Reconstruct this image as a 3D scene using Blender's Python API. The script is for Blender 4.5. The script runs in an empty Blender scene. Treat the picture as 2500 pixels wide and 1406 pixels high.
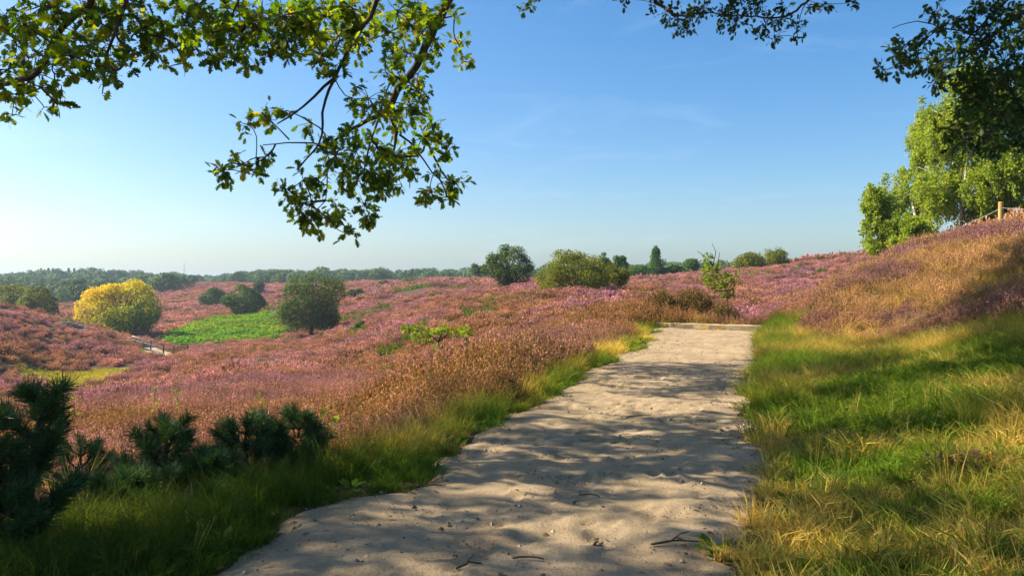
import bpy, math, random
import numpy as np
from mathutils import Vector

SC = bpy.context.scene
COL = SC.collection
R = math.radians
random.seed(7)
RNG = np.random.default_rng(11)

# ------------------------------------------------------------------ camera, sky, sun
EYE = 1.6
FPX = 1950.0                      # focal length in pixels of the 2500 px wide photograph
cam = bpy.data.objects.new('camera', bpy.data.cameras.new('camera'))
COL.objects.link(cam)
cam.location = (0, 0, EYE)
cam.rotation_euler = (R(90), 0, 0)
cam.data.sensor_width = 36
cam.data.lens = 36 * FPX / 2500
cam.data.clip_end = 9000
SC.camera = cam

SUN_AZ, SUN_EL = -81.0, 39.0      # degrees from the view direction (left is negative), above the horizon
world = bpy.data.worlds.new('World')
SC.world = world
world.use_nodes = True
wn = world.node_tree
wn.nodes.clear()
sky = wn.nodes.new('ShaderNodeTexSky')
sky.sky_type = 'NISHITA'
sky.sun_disc = False
sky.sun_elevation = R(SUN_EL)
sky.sun_rotation = R(SUN_AZ)
sky.altitude = 50
sky.air_density = 1.0
sky.dust_density = 1.6
sky.ozone_density = 3.0
bg = wn.nodes.new('ShaderNodeBackground')
bg.inputs['Strength'].default_value = 0.085
wo = wn.nodes.new('ShaderNodeOutputWorld')
hs = wn.nodes.new('ShaderNodeHueSaturation')
hs.inputs['Saturation'].default_value = 1.35
wn.links.new(sky.outputs[0], hs.inputs['Color'])
# thin wisps of high cloud
tcw = wn.nodes.new('ShaderNodeTexCoord')
mpw = wn.nodes.new('ShaderNodeMapping')
mpw.inputs['Scale'].default_value = (2.2, 1.0, 9.0)
mpw.inputs['Rotation'].default_value = (0.25, 0.12, 0.3)
now = wn.nodes.new('ShaderNodeTexNoise')
now.inputs['Scale'].default_value = 2.4
now.inputs['Detail'].default_value = 7
now.inputs['Roughness'].default_value = .62
now.inputs['Distortion'].default_value = .6
rw = wn.nodes.new('ShaderNodeMapRange')
rw.inputs['From Min'].default_value = .54
rw.inputs['From Max'].default_value = .80
rw.inputs['To Max'].default_value = .07
mxw = wn.nodes.new('ShaderNodeMix')
mxw.data_type = 'RGBA'
mxw.inputs[7].default_value = (8.5, 9.5, 10.5, 1)
wn.links.new(tcw.outputs['Generated'], mpw.inputs[0])
wn.links.new(mpw.outputs[0], now.inputs[0])
wn.links.new(now.outputs[0], rw.inputs['Value'])
wn.links.new(rw.outputs[0], mxw.inputs[0])
wn.links.new(hs.outputs[0], mxw.inputs[6])
wn.links.new(mxw.outputs[2], bg.inputs['Color'])
wn.links.new(bg.outputs[0], wo.inputs['Surface'])

S_DIR = Vector((math.sin(R(SUN_AZ)) * math.cos(R(SUN_EL)), math.cos(R(SUN_AZ)) * math.cos(R(SUN_EL)), math.sin(R(SUN_EL))))
sl = bpy.data.lights.new('sun', 'SUN')
sl.energy = 5.0
sl.angle = R(0.53)
sl.color = (1.0, 0.86, 0.62)
sun = bpy.data.objects.new('sun', sl)
COL.objects.link(sun)
sun.rotation_euler = S_DIR.to_track_quat('Z', 'Y').to_euler()
sun.location = (0, 0, 60)

SC.view_settings.view_transform = 'Standard'
SC.view_settings.look = 'None'
SC.view_settings.exposure = 1.2
SC.view_settings.gamma = 1.0
cy = SC.cycles
cy.use_denoising = True
cy.denoiser = 'OPENIMAGEDENOISE'
cy.denoising_input_passes = 'RGB_ALBEDO_NORMAL'
cy.denoising_prefilter = 'ACCURATE'
cy.max_bounces = 6
cy.diffuse_bounces = 3
cy.glossy_bounces = 2
cy.transmission_bounces = 4
cy.volume_bounces = 1
cy.transparent_max_bounces = 4
cy.caustics_reflective = False
cy.caustics_refractive = False


# ------------------------------------------------------------------ helpers
def P(u, v, Y):
    """a point of the place from where it stands in the photograph and how far away it is"""
    return np.array([(u - 1250) / FPX * Y, Y, EYE + (703 - v) / FPX * Y])


def unit(a):
    return a / np.maximum(np.linalg.norm(a, axis=-1, keepdims=True), 1e-9)


def rdirs(rng, n):
    return unit(rng.normal(size=(n, 3)))


def vnoise(x, y, s, seed=0):
    x = np.asarray(x, float) / s + seed * 17.31
    y = np.asarray(y, float) / s - seed * 9.77
    ix, iy = np.floor(x), np.floor(y)
    fx, fy = x - ix, y - iy
    fx, fy = fx * fx * (3 - 2 * fx), fy * fy * (3 - 2 * fy)
    ix, iy = ix.astype(np.int64), iy.astype(np.int64)

    def h(a, b):
        k = (a * 374761393 + b * 668265263 + seed * 974711) & 0xffffffff
        k = ((k ^ (k >> 13)) * 1274126177) & 0xffffffff
        k = k ^ (k >> 16)
        return (k & 0xffff) / 65535.0
    return (h(ix, iy) * (1 - fx) + h(ix + 1, iy) * fx) * (1 - fy) + (h(ix, iy + 1) * (1 - fx) + h(ix + 1, iy + 1) * fx) * fy


def fbm(x, y, s, seed=0, octs=3):
    t, a, n = 0, 1.0, 0
    for k in range(octs):
        t = t + a * vnoise(x, y, s / 2 ** k, seed + k)
        n += a
        a *= 0.5
    return t / n


def mesh_np(name, V, Fs, mat=None, smooth=False, attrs=None):
    V = np.asarray(V, np.float32)
    me = bpy.data.meshes.new(name)
    Fs = [np.asarray(f, np.int32) for f in Fs if len(f)]
    me.vertices.add(len(V))
    me.vertices.foreach_set('co', V.ravel())
    if Fs:
        loops = np.concatenate([f.ravel() for f in Fs])
        tot = np.concatenate([np.full(len(f), f.shape[1], np.int32) for f in Fs])
        start = np.concatenate([[0], np.cumsum(tot)[:-1]]).astype(np.int32)
        me.loops.add(len(loops))
        me.loops.foreach_set('vertex_index', loops)
        me.polygons.add(len(tot))
        me.polygons.foreach_set('loop_start', start)
        me.polygons.foreach_set('loop_total', tot)
        me.polygons.foreach_set('use_smooth', np.full(len(tot), smooth, bool))
    for k, (typ, dat) in (attrs or {}).items():
        a = me.attributes.new(k, typ, 'POINT')
        dat = np.asarray(dat)
        if typ == 'FLOAT_COLOR':
            if dat.shape[1] == 3:
                dat = np.hstack([dat, np.ones((len(dat), 1))])
            a.data.foreach_set('color', dat.astype(np.float32).ravel())
        elif typ == 'FLOAT_VECTOR':
            a.data.foreach_set('vector', dat.astype(np.float32).ravel())
        elif typ == 'INT':
            a.data.foreach_set('value', dat.astype(np.int32).ravel())
        else:
            a.data.foreach_set('value', dat.astype(np.float32).ravel())
    me.update(calc_edges=True)
    if mat:
        me.materials.append(mat)
    return me


def link(name, me, parent=None, label=None, cat=None, group=None, kind=None, loc=None):
    o = bpy.data.objects.new(name, me)
    COL.objects.link(o)
    if parent:
        o.parent = parent
    if loc is not None:
        o.location = [float(c) for c in loc]
    for k, v in (('label', label), ('category', cat), ('group', group), ('kind', kind)):
        if v:
            o[k] = v
    return o


def thing(name, loc, label, cat, group=None):
    return link(name, None, None, label, cat, group, None, loc)


class Geo:
    """collects tubes, boxes and leaves into one mesh"""
    def __init__(s):
        s.V, s.F, s.n, s.A = [], {}, 0, []

    def add(s, V, F, tint=0.5):
        V = np.asarray(V, float)
        F = np.asarray(F)
        s.V.append(V)
        s.F.setdefault(F.shape[1], []).append(F + s.n)
        s.A.append(np.broadcast_to(np.asarray(tint, float), (len(V),)))
        s.n += len(V)

    def tube(s, pts, rad, sides=6, cap=True, tint=0.5):
        pts = np.asarray(pts, float)
        rad = np.broadcast_to(np.asarray(rad, float), (len(pts),))
        T = unit(np.gradient(pts, axis=0))
        ref = np.array([0.31, 0.17, 0.93]) if abs(T[0][2]) < 0.9 else np.array([1.0, 0.1, 0])
        A = unit(np.cross(T, ref))
        B = np.cross(T, A)
        an = np.linspace(0, 2 * np.pi, sides, endpoint=False)
        V = pts[:, None] + rad[:, None, None] * (A[:, None] * np.cos(an)[None, :, None] + B[:, None] * np.sin(an)[None, :, None])
        n = len(pts)
        i = np.arange(n - 1)[:, None] * sides
        j = np.arange(sides)[None]
        k = (j + 1) % sides
        F = np.stack([i + j, i + k, i + sides + k, i + sides + j], -1).reshape(-1, 4)
        s.add(V.reshape(-1, 3), F, tint)
        if cap:
            b = s.n - n * sides
            s.F.setdefault(sides, []).append(np.array([b + np.arange(sides)[::-1]]))
            s.F.setdefault(sides, []).append(np.array([b + (n - 1) * sides + np.arange(sides)]))

    def leaves(s, Pos, D, N, L, tpl, tint):
        D = unit(D)
        S = unit(np.cross(N, D))
        N = np.cross(D, S)
        L = np.broadcast_to(np.asarray(L, float), (len(Pos),))
        tpl = np.asarray(tpl)
        V = Pos[:, None] + L[:, None, None] * (D[:, None] * tpl[None, :, 0:1] + S[:, None] * tpl[None, :, 1:2] + N[:, None] * tpl[None, :, 2:3])
        m = len(tpl)
        F = np.arange(len(Pos) * m).reshape(-1, m)
        s.add(V.reshape(-1, 3), F, np.repeat(np.broadcast_to(tint, (len(Pos),)), m))

    def mesh(s, name, mat, smooth=False):
        if not s.V:
            return mesh_np(name, np.zeros((0, 3)), [], mat)
        return mesh_np(name, np.vstack(s.V), [np.vstack(f) for f in s.F.values()], mat, smooth,
                       {'tint': ('FLOAT', np.concatenate(s.A))})


RHOMB = np.array([(0, 0, 0), (.45, .32, .05), (1, 0, 0), (.5, -.32, .05)])
OAK = np.array([(0, .02, 0), (.16, .10, .02), (.22, .24, .05), (.34, .11, .03), (.46, .36, .07), (.56, .14, .03), (.70, .38, .06),
                (.78, .14, .02), (.92, .17, .0), (1, 0, -.04), (.92, -.17, .0), (.78, -.14, .02), (.70, -.38, .06), (.56, -.14, .03),
                (.46, -.36, .07), (.34, -.11, .03), (.22, -.24, .05), (.16, -.10, .02)])
OAKLITE = np.array([(0, 0, 0), (.3, .2, .04), (.55, .24, .05), (.7, .3, .05), (1, 0, -.03), (.7, -.3, .05), (.55, -.24, .05), (.3, -.2, .04)])


# ------------------------------------------------------------------ materials
def new_mat(name):
    m = bpy.data.materials.new(name)
    m.use_nodes = True
    nt = m.node_tree
    nt.nodes.clear()
    return m, nt


def N_(nt, typ, **kw):
    n = nt.nodes.new(typ)
    for k, v in kw.items():
        setattr(n, k, v)
    return n


def ramp(nt, stops, fac):
    r = N_(nt, 'ShaderNodeValToRGB')
    e = r.color_ramp.elements
    while len(e) < len(stops):
        e.new(0.5)
    for q, (p, c) in zip(e, stops):
        q.position = p
        q.color = (*c, 1)
    nt.links.new(fac, r.inputs[0])
    return r.outputs[0]


def leaf_out(nt, colour, transl, rough=0.6, spec=0.25, tcol=(1.25, 1.2, 0.55)):
    p = N_(nt, 'ShaderNodeBsdfPrincipled')
    p.inputs['Roughness'].default_value = rough
    p.inputs['Specular IOR Level'].default_value = spec
    nt.links.new(colour, p.inputs['Base Color'])
    o = N_(nt, 'ShaderNodeOutputMaterial')
    if transl > 0:
        t = N_(nt, 'ShaderNodeBsdfTranslucent')
        mu = N_(nt, 'ShaderNodeMix', data_type='RGBA', blend_type='MULTIPLY')
        mu.inputs[0].default_value = 1
        nt.links.new(colour, mu.inputs[6])
        mu.inputs[7].default_value = (*tcol, 1)
        nt.links.new(mu.outputs[2], t.inputs[0])
        mx = N_(nt, 'ShaderNodeMixShader')
        mx.inputs[0].default_value = transl
        nt.links.new(p.outputs[0], mx.inputs[1])
        nt.links.new(t.outputs[0], mx.inputs[2])
        nt.links.new(mx.outputs[0], o.inputs[0])
    else:
        nt.links.new(p.outputs[0], o.inputs[0])


def leaf_mat(name, stops, transl=0.35, rough=0.6, spec=0.12):
    m, nt = new_mat(name)
    a = N_(nt, 'ShaderNodeAttribute', attribute_name='tint')
    leaf_out(nt, ramp(nt, stops, a.outputs['Fac']), transl, rough, spec)
    return m


def inst_mat(name, transl=0.2, rough=0.7, spec=0.15):
    """colour of the plant piece times the colour of the plant"""
    m, nt = new_mat(name)
    a = N_(nt, 'ShaderNodeAttribute', attribute_name='col')
    b = N_(nt, 'ShaderNodeAttribute', attribute_name='hue')
    b.attribute_type = 'INSTANCER'
    mu = N_(nt, 'ShaderNodeMix', data_type='RGBA', blend_type='MULTIPLY')
    mu.inputs[0].default_value = 1
    nt.links.new(a.outputs['Color'], mu.inputs[6])
    nt.links.new(b.outputs['Color'], mu.inputs[7])
    leaf_out(nt, mu.outputs[2], transl, rough, spec)
    return m


def bark_mat(name, c1, c2, scale=14, bump=0.6, stretch=(1, 1, .25)):
    m, nt = new_mat(name)
    tc = N_(nt, 'ShaderNodeTexCoord')
    mp = N_(nt, 'ShaderNodeMapping')
    mp.inputs['Scale'].default_value = stretch
    nt.links.new(tc.outputs['Object'], mp.inputs[0])
    no = N_(nt, 'ShaderNodeTexNoise')
    no.inputs['Scale'].default_value = scale
    no.inputs['Detail'].default_value = 5
    nt.links.new(mp.outputs[0], no.inputs[0])
    c = ramp(nt, [(.35, c1), (.65, c2)], no.outputs[0])
    p = N_(nt, 'ShaderNodeBsdfPrincipled')
    p.inputs['Roughness'].default_value = .85
    p.inputs['Specular IOR Level'].default_value = .2
    nt.links.new(c, p.inputs['Base Color'])
    b = N_(nt, 'ShaderNodeBump')
    b.inputs['Strength'].default_value = bump
    b.inputs['Distance'].default_value = .02
    nt.links.new(no.outputs[0], b.inputs['Height'])
    nt.links.new(b.outputs[0], p.inputs['Normal'])
    o = N_(nt, 'ShaderNodeOutputMaterial')
    nt.links.new(p.outputs[0], o.inputs[0])
    return m


M = {}
M['oak_leaf'] = leaf_mat('oak_leaf', [(0, (.035, .09, .008)), (.4, (.10, .20, .006)), (.75, (.28, .36, .006)), (1, (.42, .32, .012))], .62, .5, .35)
M['oak_dark'] = leaf_mat('oak_dark', [(0, (.02, .055, .012)), (.6, (.05, .11, .014)), (1, (.12, .18, .016))], .5, .5, .35)
M['young_oak'] = leaf_mat('young_oak', [(0, (.12, .24, .012)), (1, (.30, .38, .015))], .45)
M['birch_leaf'] = leaf_mat('birch_leaf', [(0, (.15, .24, .02)), (.6, (.28, .38, .03)), (1, (.46, .46, .05))], .45)
M['yellow_leaf'] = leaf_mat('yellow_leaf', [(0, (.06, .14, .006)), (.36, (.22, .28, .004)), (.58, (.66, .55, .003)), (1, (.86, .56, .003))], .4)
M['green_leaf'] = leaf_mat('green_leaf', [(0, (.035, .075, .012)), (.6, (.085, .145, .016)), (1, (.17, .20, .02))], .38)
M['olive_leaf'] = leaf_mat('olive_leaf', [(0, (.085, .11, .010)), (.6, (.19, .22, .014)), (1, (.31, .30, .02))], .4)
M['poplar_leaf'] = leaf_mat('poplar_leaf', [(0, (.05, .13, .014)), (1, (.13, .24, .02))], .4)
M['broom'] = leaf_mat('broom', [(0, (.05, .11, .01)), (1, (.11, .20, .015))], .3)
M['needle'] = leaf_mat('needle', [(0, (.03, .075, .022)), (.7, (.06, .13, .03)), (1, (.12, .20, .04))], .25, .45, .4)
M['needle_sunlit'] = leaf_mat('needle_sunlit', [(0, (.04, .13, .03)), (1, (.10, .24, .04))], .2, .45, .4)  # lit copy of the needle colour: sunlight painted in as brighter green
M['heath_bush'] = leaf_mat('heath_bush', [(0, (.07, .065, .018)), (.55, (.16, .12, .035)), (1, (.26, .15, .09))], .2, .8, .1)
M['rust_fern'] = leaf_mat('rust_fern', [(0, (.20, .07, .015)), (1, (.42, .17, .04))], .25, .8, .1)
M['litter'] = leaf_mat('litter', [(0, (.10, .055, .025)), (.6, (.20, .12, .06)), (1, (.32, .22, .13))], .1, .8, .1)
M['pebble'] = leaf_mat('pebble', [(0, (.10, .075, .05)), (.5, (.24, .18, .12)), (1, (.48, .40, .32))], 0, .8, .2)
M['oak_bark'] = bark_mat('oak_bark', (.035, .026, .018), (.095, .075, .05))
M['twig_bark'] = bark_mat('twig_bark', (.05, .035, .022), (.12, .085, .055))
M['pine_bark'] = bark_mat('pine_bark', (.06, .035, .02), (.13, .08, .05))
M['birch_bark'] = bark_mat('birch_bark', (.10, .08, .07), (.72, .68, .62), 5, .3, (1, 1, 2.2))
M['post_wood'] = bark_mat('post_wood', (.34, .22, .08), (.50, .34, .14), 20, .3)
M['log_wood'] = bark_mat('log_wood', (.30, .24, .15), (.56, .47, .32), 9, .5, (.3, 1, 1))
M['step_wood'] = bark_mat('step_wood', (.30, .27, .23), (.48, .44, .38), 5, .3)
M['pale_log'] = bark_mat('pale_log', (.44, .33, .20), (.60, .48, .32), 5, .3)
M['heather'] = inst_mat('heather_plant', .31)
M['grass'] = inst_mat('grass_blades', .45, .6, .15)
M['bracken'] = inst_mat('bracken_fronds', .4)
M['wood_far'] = inst_mat('woodland_leaves', .2)

m, nt = new_mat('galvanised_wire')
p = N_(nt, 'ShaderNodeBsdfPrincipled')
no = N_(nt, 'ShaderNodeTexNoise')
no.inputs['Scale'].default_value = 30
nt.links.new(ramp(nt, [(.3, (.35, .35, .36)), (.7, (.6, .6, .62))], no.outputs[0]), p.inputs['Base Color'])
p.inputs['Metallic'].default_value = .6
p.inputs['Roughness'].default_value = .5
nt.links.new(p.outputs[0], N_(nt, 'ShaderNodeOutputMaterial').inputs[0])
M['wire'] = m

# ------------------------------------------------------------------ the shape of the land
PSL = 0.3144
PC = 1 / math.sqrt(1 + PSL * PSL)


def xc(y):
    return -1.58 + PSL * np.asarray(y, float)


def pz(y):
    return np.interp(y, [-20, 10, 14, 18, 24.6], [0, 0, .03, .12, .30])


ctrl = []
for y in (-14, -8, -3, 0, 3, 6, 9, 12, 15, 18, 21, 24):
    for d, dz in ((-1.6, 0.03), (-0.8, 0), (0, 0), (.8, 0), (1.6, 0.03)):
        ctrl.append((xc(y) + d, y, float(pz(y)) + dz))
for u, v, Y, h in [
    # left slope down to the valley
    (850, 1000, 13, .4), (500, 1000, 16, .4), (100, 1000, 22, .4), (600, 900, 35, .4), (300, 950, 45, .4), (300, 915, 62, 0), (100, 915, 62, 0),
    (420, 868, 88, 0), (1060, 892, 24, .4), (1300, 860, 18.5, .45), (1450, 800, 22, .5), (1180, 850, 23, .4), (800, 900, 38, .4), (700, 870, 58, .4),
    (550, 860, 72, .4), (620, 1090, 9.5, .4), (300, 1070, 11, .4), (0, 1080, 12, .4),
    # hill at the left edge
    (0, 745, 80, .4), (-250, 722, 82, .4), (150, 785, 82, .4), (300, 828, 86, .3), (0, 870, 60, .4), (-300, 880, 55, .4), (150, 850, 70, .4), (-300, 1000, 24, .4),
    (-250, 770, 112, 0), (0, 790, 105, 0), (150, 800, 105, 0), (60, 775, 125, 0), (330, 826, 108, 0),
    # bracken slope, the tree on it, the heath behind
    (400, 838, 98, 0), (660, 820, 100, .3), (520, 778, 130, .5), (670, 764, 134, .5), (768, 828, 94, 0), (560, 764, 150, .3), (450, 762, 170, .3), (450, 698, 260, .3),
    (600, 698, 260, .3), (850, 722, 170, .3), (900, 690, 260, .3), (1000, 690, 250, .3), (720, 740, 170, .3), (250, 740, 190, 0), (100, 752, 190, 0), (0, 756, 195, 0), (200, 750, 200, 0), (320, 738, 230, 0), (100, 740, 260, 0),
    # middle slope and the ridge with the two round trees
    (1000, 770, 75, .4), (900, 800, 70, .4), (850, 832, 66, .4), (1000, 720, 120, .4), (1100, 688, 140, .4), (1200, 690, 140, .4), (1250, 708, 90, .1), (1410, 718, 58, .1),
    (1250, 762, 48, .4), (1100, 790, 52, .4), (1350, 745, 42, .4), (1500, 728, 40, .4), (1600, 722, 29, .6), (1530, 735, 29, .6),
    # behind the log: dip, far ridge
    (1850, 772, 45, .4), (1750, 722, 62, .4), (1900, 690, 80, .4), (1550, 692, 100, .4), (1700, 674, 105, .4), (1950, 641, 110, .4), (2110, 616, 115, .4), (2300, 598, 125, .4),
    (2600, 570, 135, .4), (1750, 800, 33, .4), (1850, 815, 33, .4), (1650, 780, 31, .2), (1950, 760, 38, .4),
    # right bank
    (2000, 702, 24, .5), (2110, 645, 27, .5), (2300, 562, 28, .45), (2443, 540, 28, .4), (2520, 528, 28, .4), (2200, 750, 18.5, .4), (2300, 800, 14.5, .35), (2500, 720, 14.5, .45),
    (2050, 830, 17, .35), (2500, 862, 10, .2), (2500, 622, 19.5, .4), (2150, 655, 42, .3), (2300, 620, 44, .3), (2500, 570, 42, .3), (2800, 690, 12.5, .3), (2800, 540, 25, .4),
    (2100, 1000, 9.1, .1), (2450, 1000, 7.7, .1), (2150, 1250, 5.4, .08), (2450, 1300, 4.5, .08), (2300, 900, 10.6, .15),
    # far country
    (-300, 720, 300, 0), (0, 715, 300, 0), (200, 712, 420, 0), (0, 708, 430, 0), (450, 712, 430, 0), (700, 703, 420, 0), (1000, 700, 400, 0), (1150, 698, 380, 0),
    (1400, 695, 300, 0), (1700, 690, 300, 0), (2000, 690, 320, 0), (2400, 660, 320, 0), (700, 703, 700, 0), (1700, 700, 700, 0), (-200, 703, 700, 0), (2400, 700, 700, 0),
]:
    q = P(u, v, Y)
    ctrl.append((q[0], q[1], q[2] - h))
for a in range(0, 360, 30):
    ctrl.append((2500 * math.sin(R(a)), 2500 * math.cos(R(a)), 0.0))
for X, Y, Z in ((-14, 0, -1.2), (-25, -15, -2), (-60, -40, -3), (0, -40, 0), (40, -40, 3), (12, -4, .6), (25, 0, 3), (60, 30, 6), (-40, 15, -3.2), (-80, 40, -2.5)):
    ctrl.append((X, Y, Z))
ctrl = np.array(ctrl)


def warp(x, y):
    r = np.hypot(x, y) + 1e-6
    k = np.arcsinh(r / 9.0) / r
    return np.stack([x * k, y * k], -1)


def _U(a, b):
    d2 = ((a[:, None] - b[None]) ** 2).sum(-1)
    return 0.5 * d2 * np.log(d2 + 1e-12)


CW = warp(ctrl[:, 0], ctrl[:, 1])
_n = len(CW)
_A = np.zeros((_n + 3, _n + 3))
_A[:_n, :_n] = _U(CW, CW) + np.eye(_n) * 2e-4
_A[:_n, _n] = 1
_A[:_n, _n + 1:] = CW
_A[_n, :_n] = 1
_A[_n + 1:, :_n] = CW.T
_W = np.linalg.solve(_A, np.concatenate([ctrl[:, 2], np.zeros(3)]))


def pathd(x, y):
    """signed distance from the middle of the path"""
    return (np.asarray(x) - xc(y)) * PC


def height(x, y):
    x = np.atleast_1d(np.asarray(x, float))
    y = np.atleast_1d(np.asarray(y, float))
    out = np.empty(len(x))
    for i in range(0, len(x), 20000):
        w = warp(x[i:i + 20000], y[i:i + 20000])
        out[i:i + 20000] = _U(w, CW) @ _W[:_n] + _W[_n] + w @ _W[_n + 1:]
    d = np.abs(pathd(x, y))
    off = np.clip((d - 1.7) / 2, 0, 1)
    off = np.where(y > 25.5, np.clip((y - 25.5) / 5, 0, 1), off)
    r = np.hypot(x, y)
    out += off * ((vnoise(x, y, 1.7, 3) - .5) * .10 + (vnoise(x, y, 6, 4) - .5) * .22 * np.clip(r / 30, .3, 1)
                  + (vnoise(x, y, 22, 5) - .5) * .7 * np.clip((r - 25) / 60, 0, 1))
    dr_ = pathd(x, y)
    out += np.clip((dr_ - 1.9) / 1.2, 0, 1) * (y < 26) * (r < 40) * ((vnoise(x, y, 1.35, 6) - .5) * .17 + (vnoise(x, y, .55, 7) - .5) * .05)
    return out


def h1(x, y):
    return float(height([x], [y])[0])


def on(u, Y, dz=0.0):
    x = (u - 1250) / FPX * Y
    return np.array([x, Y, h1(x, Y) + dz])


def inpoly(x, y, poly):
    poly = np.asarray(poly)
    c = np.zeros(len(x), bool)
    j = len(poly) - 1
    for i in range(len(poly)):
        xi, yi = poly[i]
        xj, yj = poly[j]
        t = ((yi > y) != (yj > y)) & (x < (xj - xi) * (y - yi) / (yj - yi + 1e-12) + xi)
        c ^= t
        j = i
    return c


def XY(lst):
    return [P(u, 700, Y)[:2] for u, Y in lst]


BRACKEN = XY([(378, 97), (480, 96), (600, 97), (690, 98), (690, 136), (600, 139), (500, 134), (430, 122), (395, 105)])
VALLEY = XY([(25, 62), (150, 64), (300, 66), (385, 64), (350, 57), (250, 54), (100, 56)])
VALLEY2 = XY([(325, 82), (420, 82), (425, 77), (340, 77)])
SAND = XY([(318, 90), (360, 92), (430, 90), (436, 80), (400, 76), (350, 82)])
SANDR = XY([(1968, 78), (2015, 78), (2012, 71), (1975, 73)])
STAIR = [on(354, 87), on(300, 85.5), on(196, 83.5), on(140, 82)]


def hw(y):
    return np.interp(y, [0, 20, 24.6], [1.33, 1.36, 1.52])


def edge_wob(x, y):
    return np.where(pathd(x, y) > 0, 1.0, .6) * (vnoise(x, y, 2.6, 23) - .5) * .55 + (vnoise(x, y, .9, 21) - .5) * .45 + (vnoise(x, y, .3, 22) - .5) * .16


def cover(x, y):
    """0 heather, 1 path, 2 left verge grass, 3 right grass, 4 valley grass, 5 bracken, 6 sand"""
    d = pathd(x, y) + edge_wob(x, y)
    w = hw(y)
    c = np.zeros(len(x), int)
    near = y < 24.9
    wl = .35 + .55 * (vnoise(x * 0, y, 2.2, 31)) + np.clip((7.8 - y) * .75, 0, 2.6)
    wr = np.interp(y, [0, 10, 13.8, 15.5, 19.5, 23, 25], [9, 6, 4.5, 3.5, 1.6, .85, .5]) + (vnoise(x, y, 1.5, 33) - .5) * 1.0
    c[near & (d < -w) & (d > -w - wl)] = 2
    c[near & (d > w) & (d < w + wr)] = 3
    c[near & (np.abs(d) <= w)] = 1
    nz = fbm(x, y, 7, 41)
    c[inpoly(x, y, VALLEY) & (nz > .36)] = 4
    c[inpoly(x, y, VALLEY2) & (nz > .4)] = 4
    c[inpoly(x + (vnoise(x, y, 6, 44) - .5) * 5 + (vnoise(x, y, 1.3, 46) - .5) * 3.5, y + (vnoise(x, y, 6, 45) - .5) * 8 + (vnoise(x, y, 1.3, 47) - .5) * 7, BRACKEN)] = 5
    c[inpoly(x, y, SAND) | inpoly(x, y, SANDR)] = 6
    for a, b in zip(STAIR[:-1], STAIR[1:]):
        ab = b[:2] - a[:2]
        t = np.clip(((x - a[0]) * ab[0] + (y - a[1]) * ab[1]) / (ab @ ab), 0, 1)
        dd = np.hypot(x - a[0] - t * ab[0], y - a[1] - t * ab[1])
        c[dd < .9] = 6
    return c


# ground sheet: rings round the viewer, finer in front, reaching past the horizon
an = np.concatenate([np.arange(-48, 48.01, .24), np.arange(50, 310.1, 4)])
rr = np.concatenate([[0.3], np.exp(np.arange(math.log(1.0), math.log(2300), .0165)), [2500]])
A_, R_ = np.meshgrid(np.radians(an), rr)
gx, gy = (R_ * np.sin(A_)).ravel(), (R_ * np.cos(A_)).ravel()
gz = height(gx, gy)
cv = cover(gx, gy)
nzg = fbm(gx, gy, 9, 51)
gcol = np.zeros((len(gx), 3))
gcol[:] = (.085, .055, .038)
gcol[cv == 1] = (.30, .22, .15)
gcol[(cv == 2) | (cv == 3)] = (.060, .050, .022)
gcol[cv == 4] = (.20, .20, .035)
gcol[cv == 5] = (.035, .10, .012)
gcol[cv == 6] = (.55, .44, .30)
far = np.hypot(gx, gy) > 330
gcol[far] = (.04, .055, .025)
na, nr = len(an), len(rr)
ii, jj = np.meshgrid(np.arange(nr - 1), np.arange(na), indexing='ij')
j2 = (jj + 1) % na
F = np.stack([ii * na + jj, (ii + 1) * na + jj, (ii + 1) * na + j2, ii * na + j2], -1).reshape(-1, 4)
m, nt = new_mat('heath_soil')
a = N_(nt, 'ShaderNodeAttribute', attribute_name='col')
tc = N_(nt, 'ShaderNodeTexCoord')
no = N_(nt, 'ShaderNodeTexNoise')
no.inputs['Scale'].default_value = 3
no.inputs['Detail'].default_value = 8
nt.links.new(tc.outputs['Object'], no.inputs[0])
mu = N_(nt, 'ShaderNodeMix', data_type='RGBA', blend_type='MULTIPLY')
mu.inputs[0].default_value = 1
nt.links.new(a.outputs['Color'], mu.inputs[6])
nt.links.new(ramp(nt, [(.3, (.6, .6, .6)), (.7, (1.35, 1.3, 1.25))], no.outputs[0]), mu.inputs[7])
p = N_(nt, 'ShaderNodeBsdfPrincipled')
p.inputs['Roughness'].default_value = .95
p.inputs['Specular IOR Level'].default_value = .1
nt.links.new(mu.outputs[2], p.inputs['Base Color'])
b = N_(nt, 'ShaderNodeBump')
b.inputs['Distance'].default_value = .03
nt.links.new(no.outputs[0], b.inputs['Height'])
nt.links.new(b.outputs[0], p.inputs['Normal'])
nt.links.new(p.outputs[0], N_(nt, 'ShaderNodeOutputMaterial').inputs[0])
link('ground', mesh_np('ground', np.stack([gx, gy, gz], 1), [F], m, True, {'col': ('FLOAT_COLOR', gcol)}),
     label='rolling heath ground under the heather', cat='ground', kind='structure')

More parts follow.
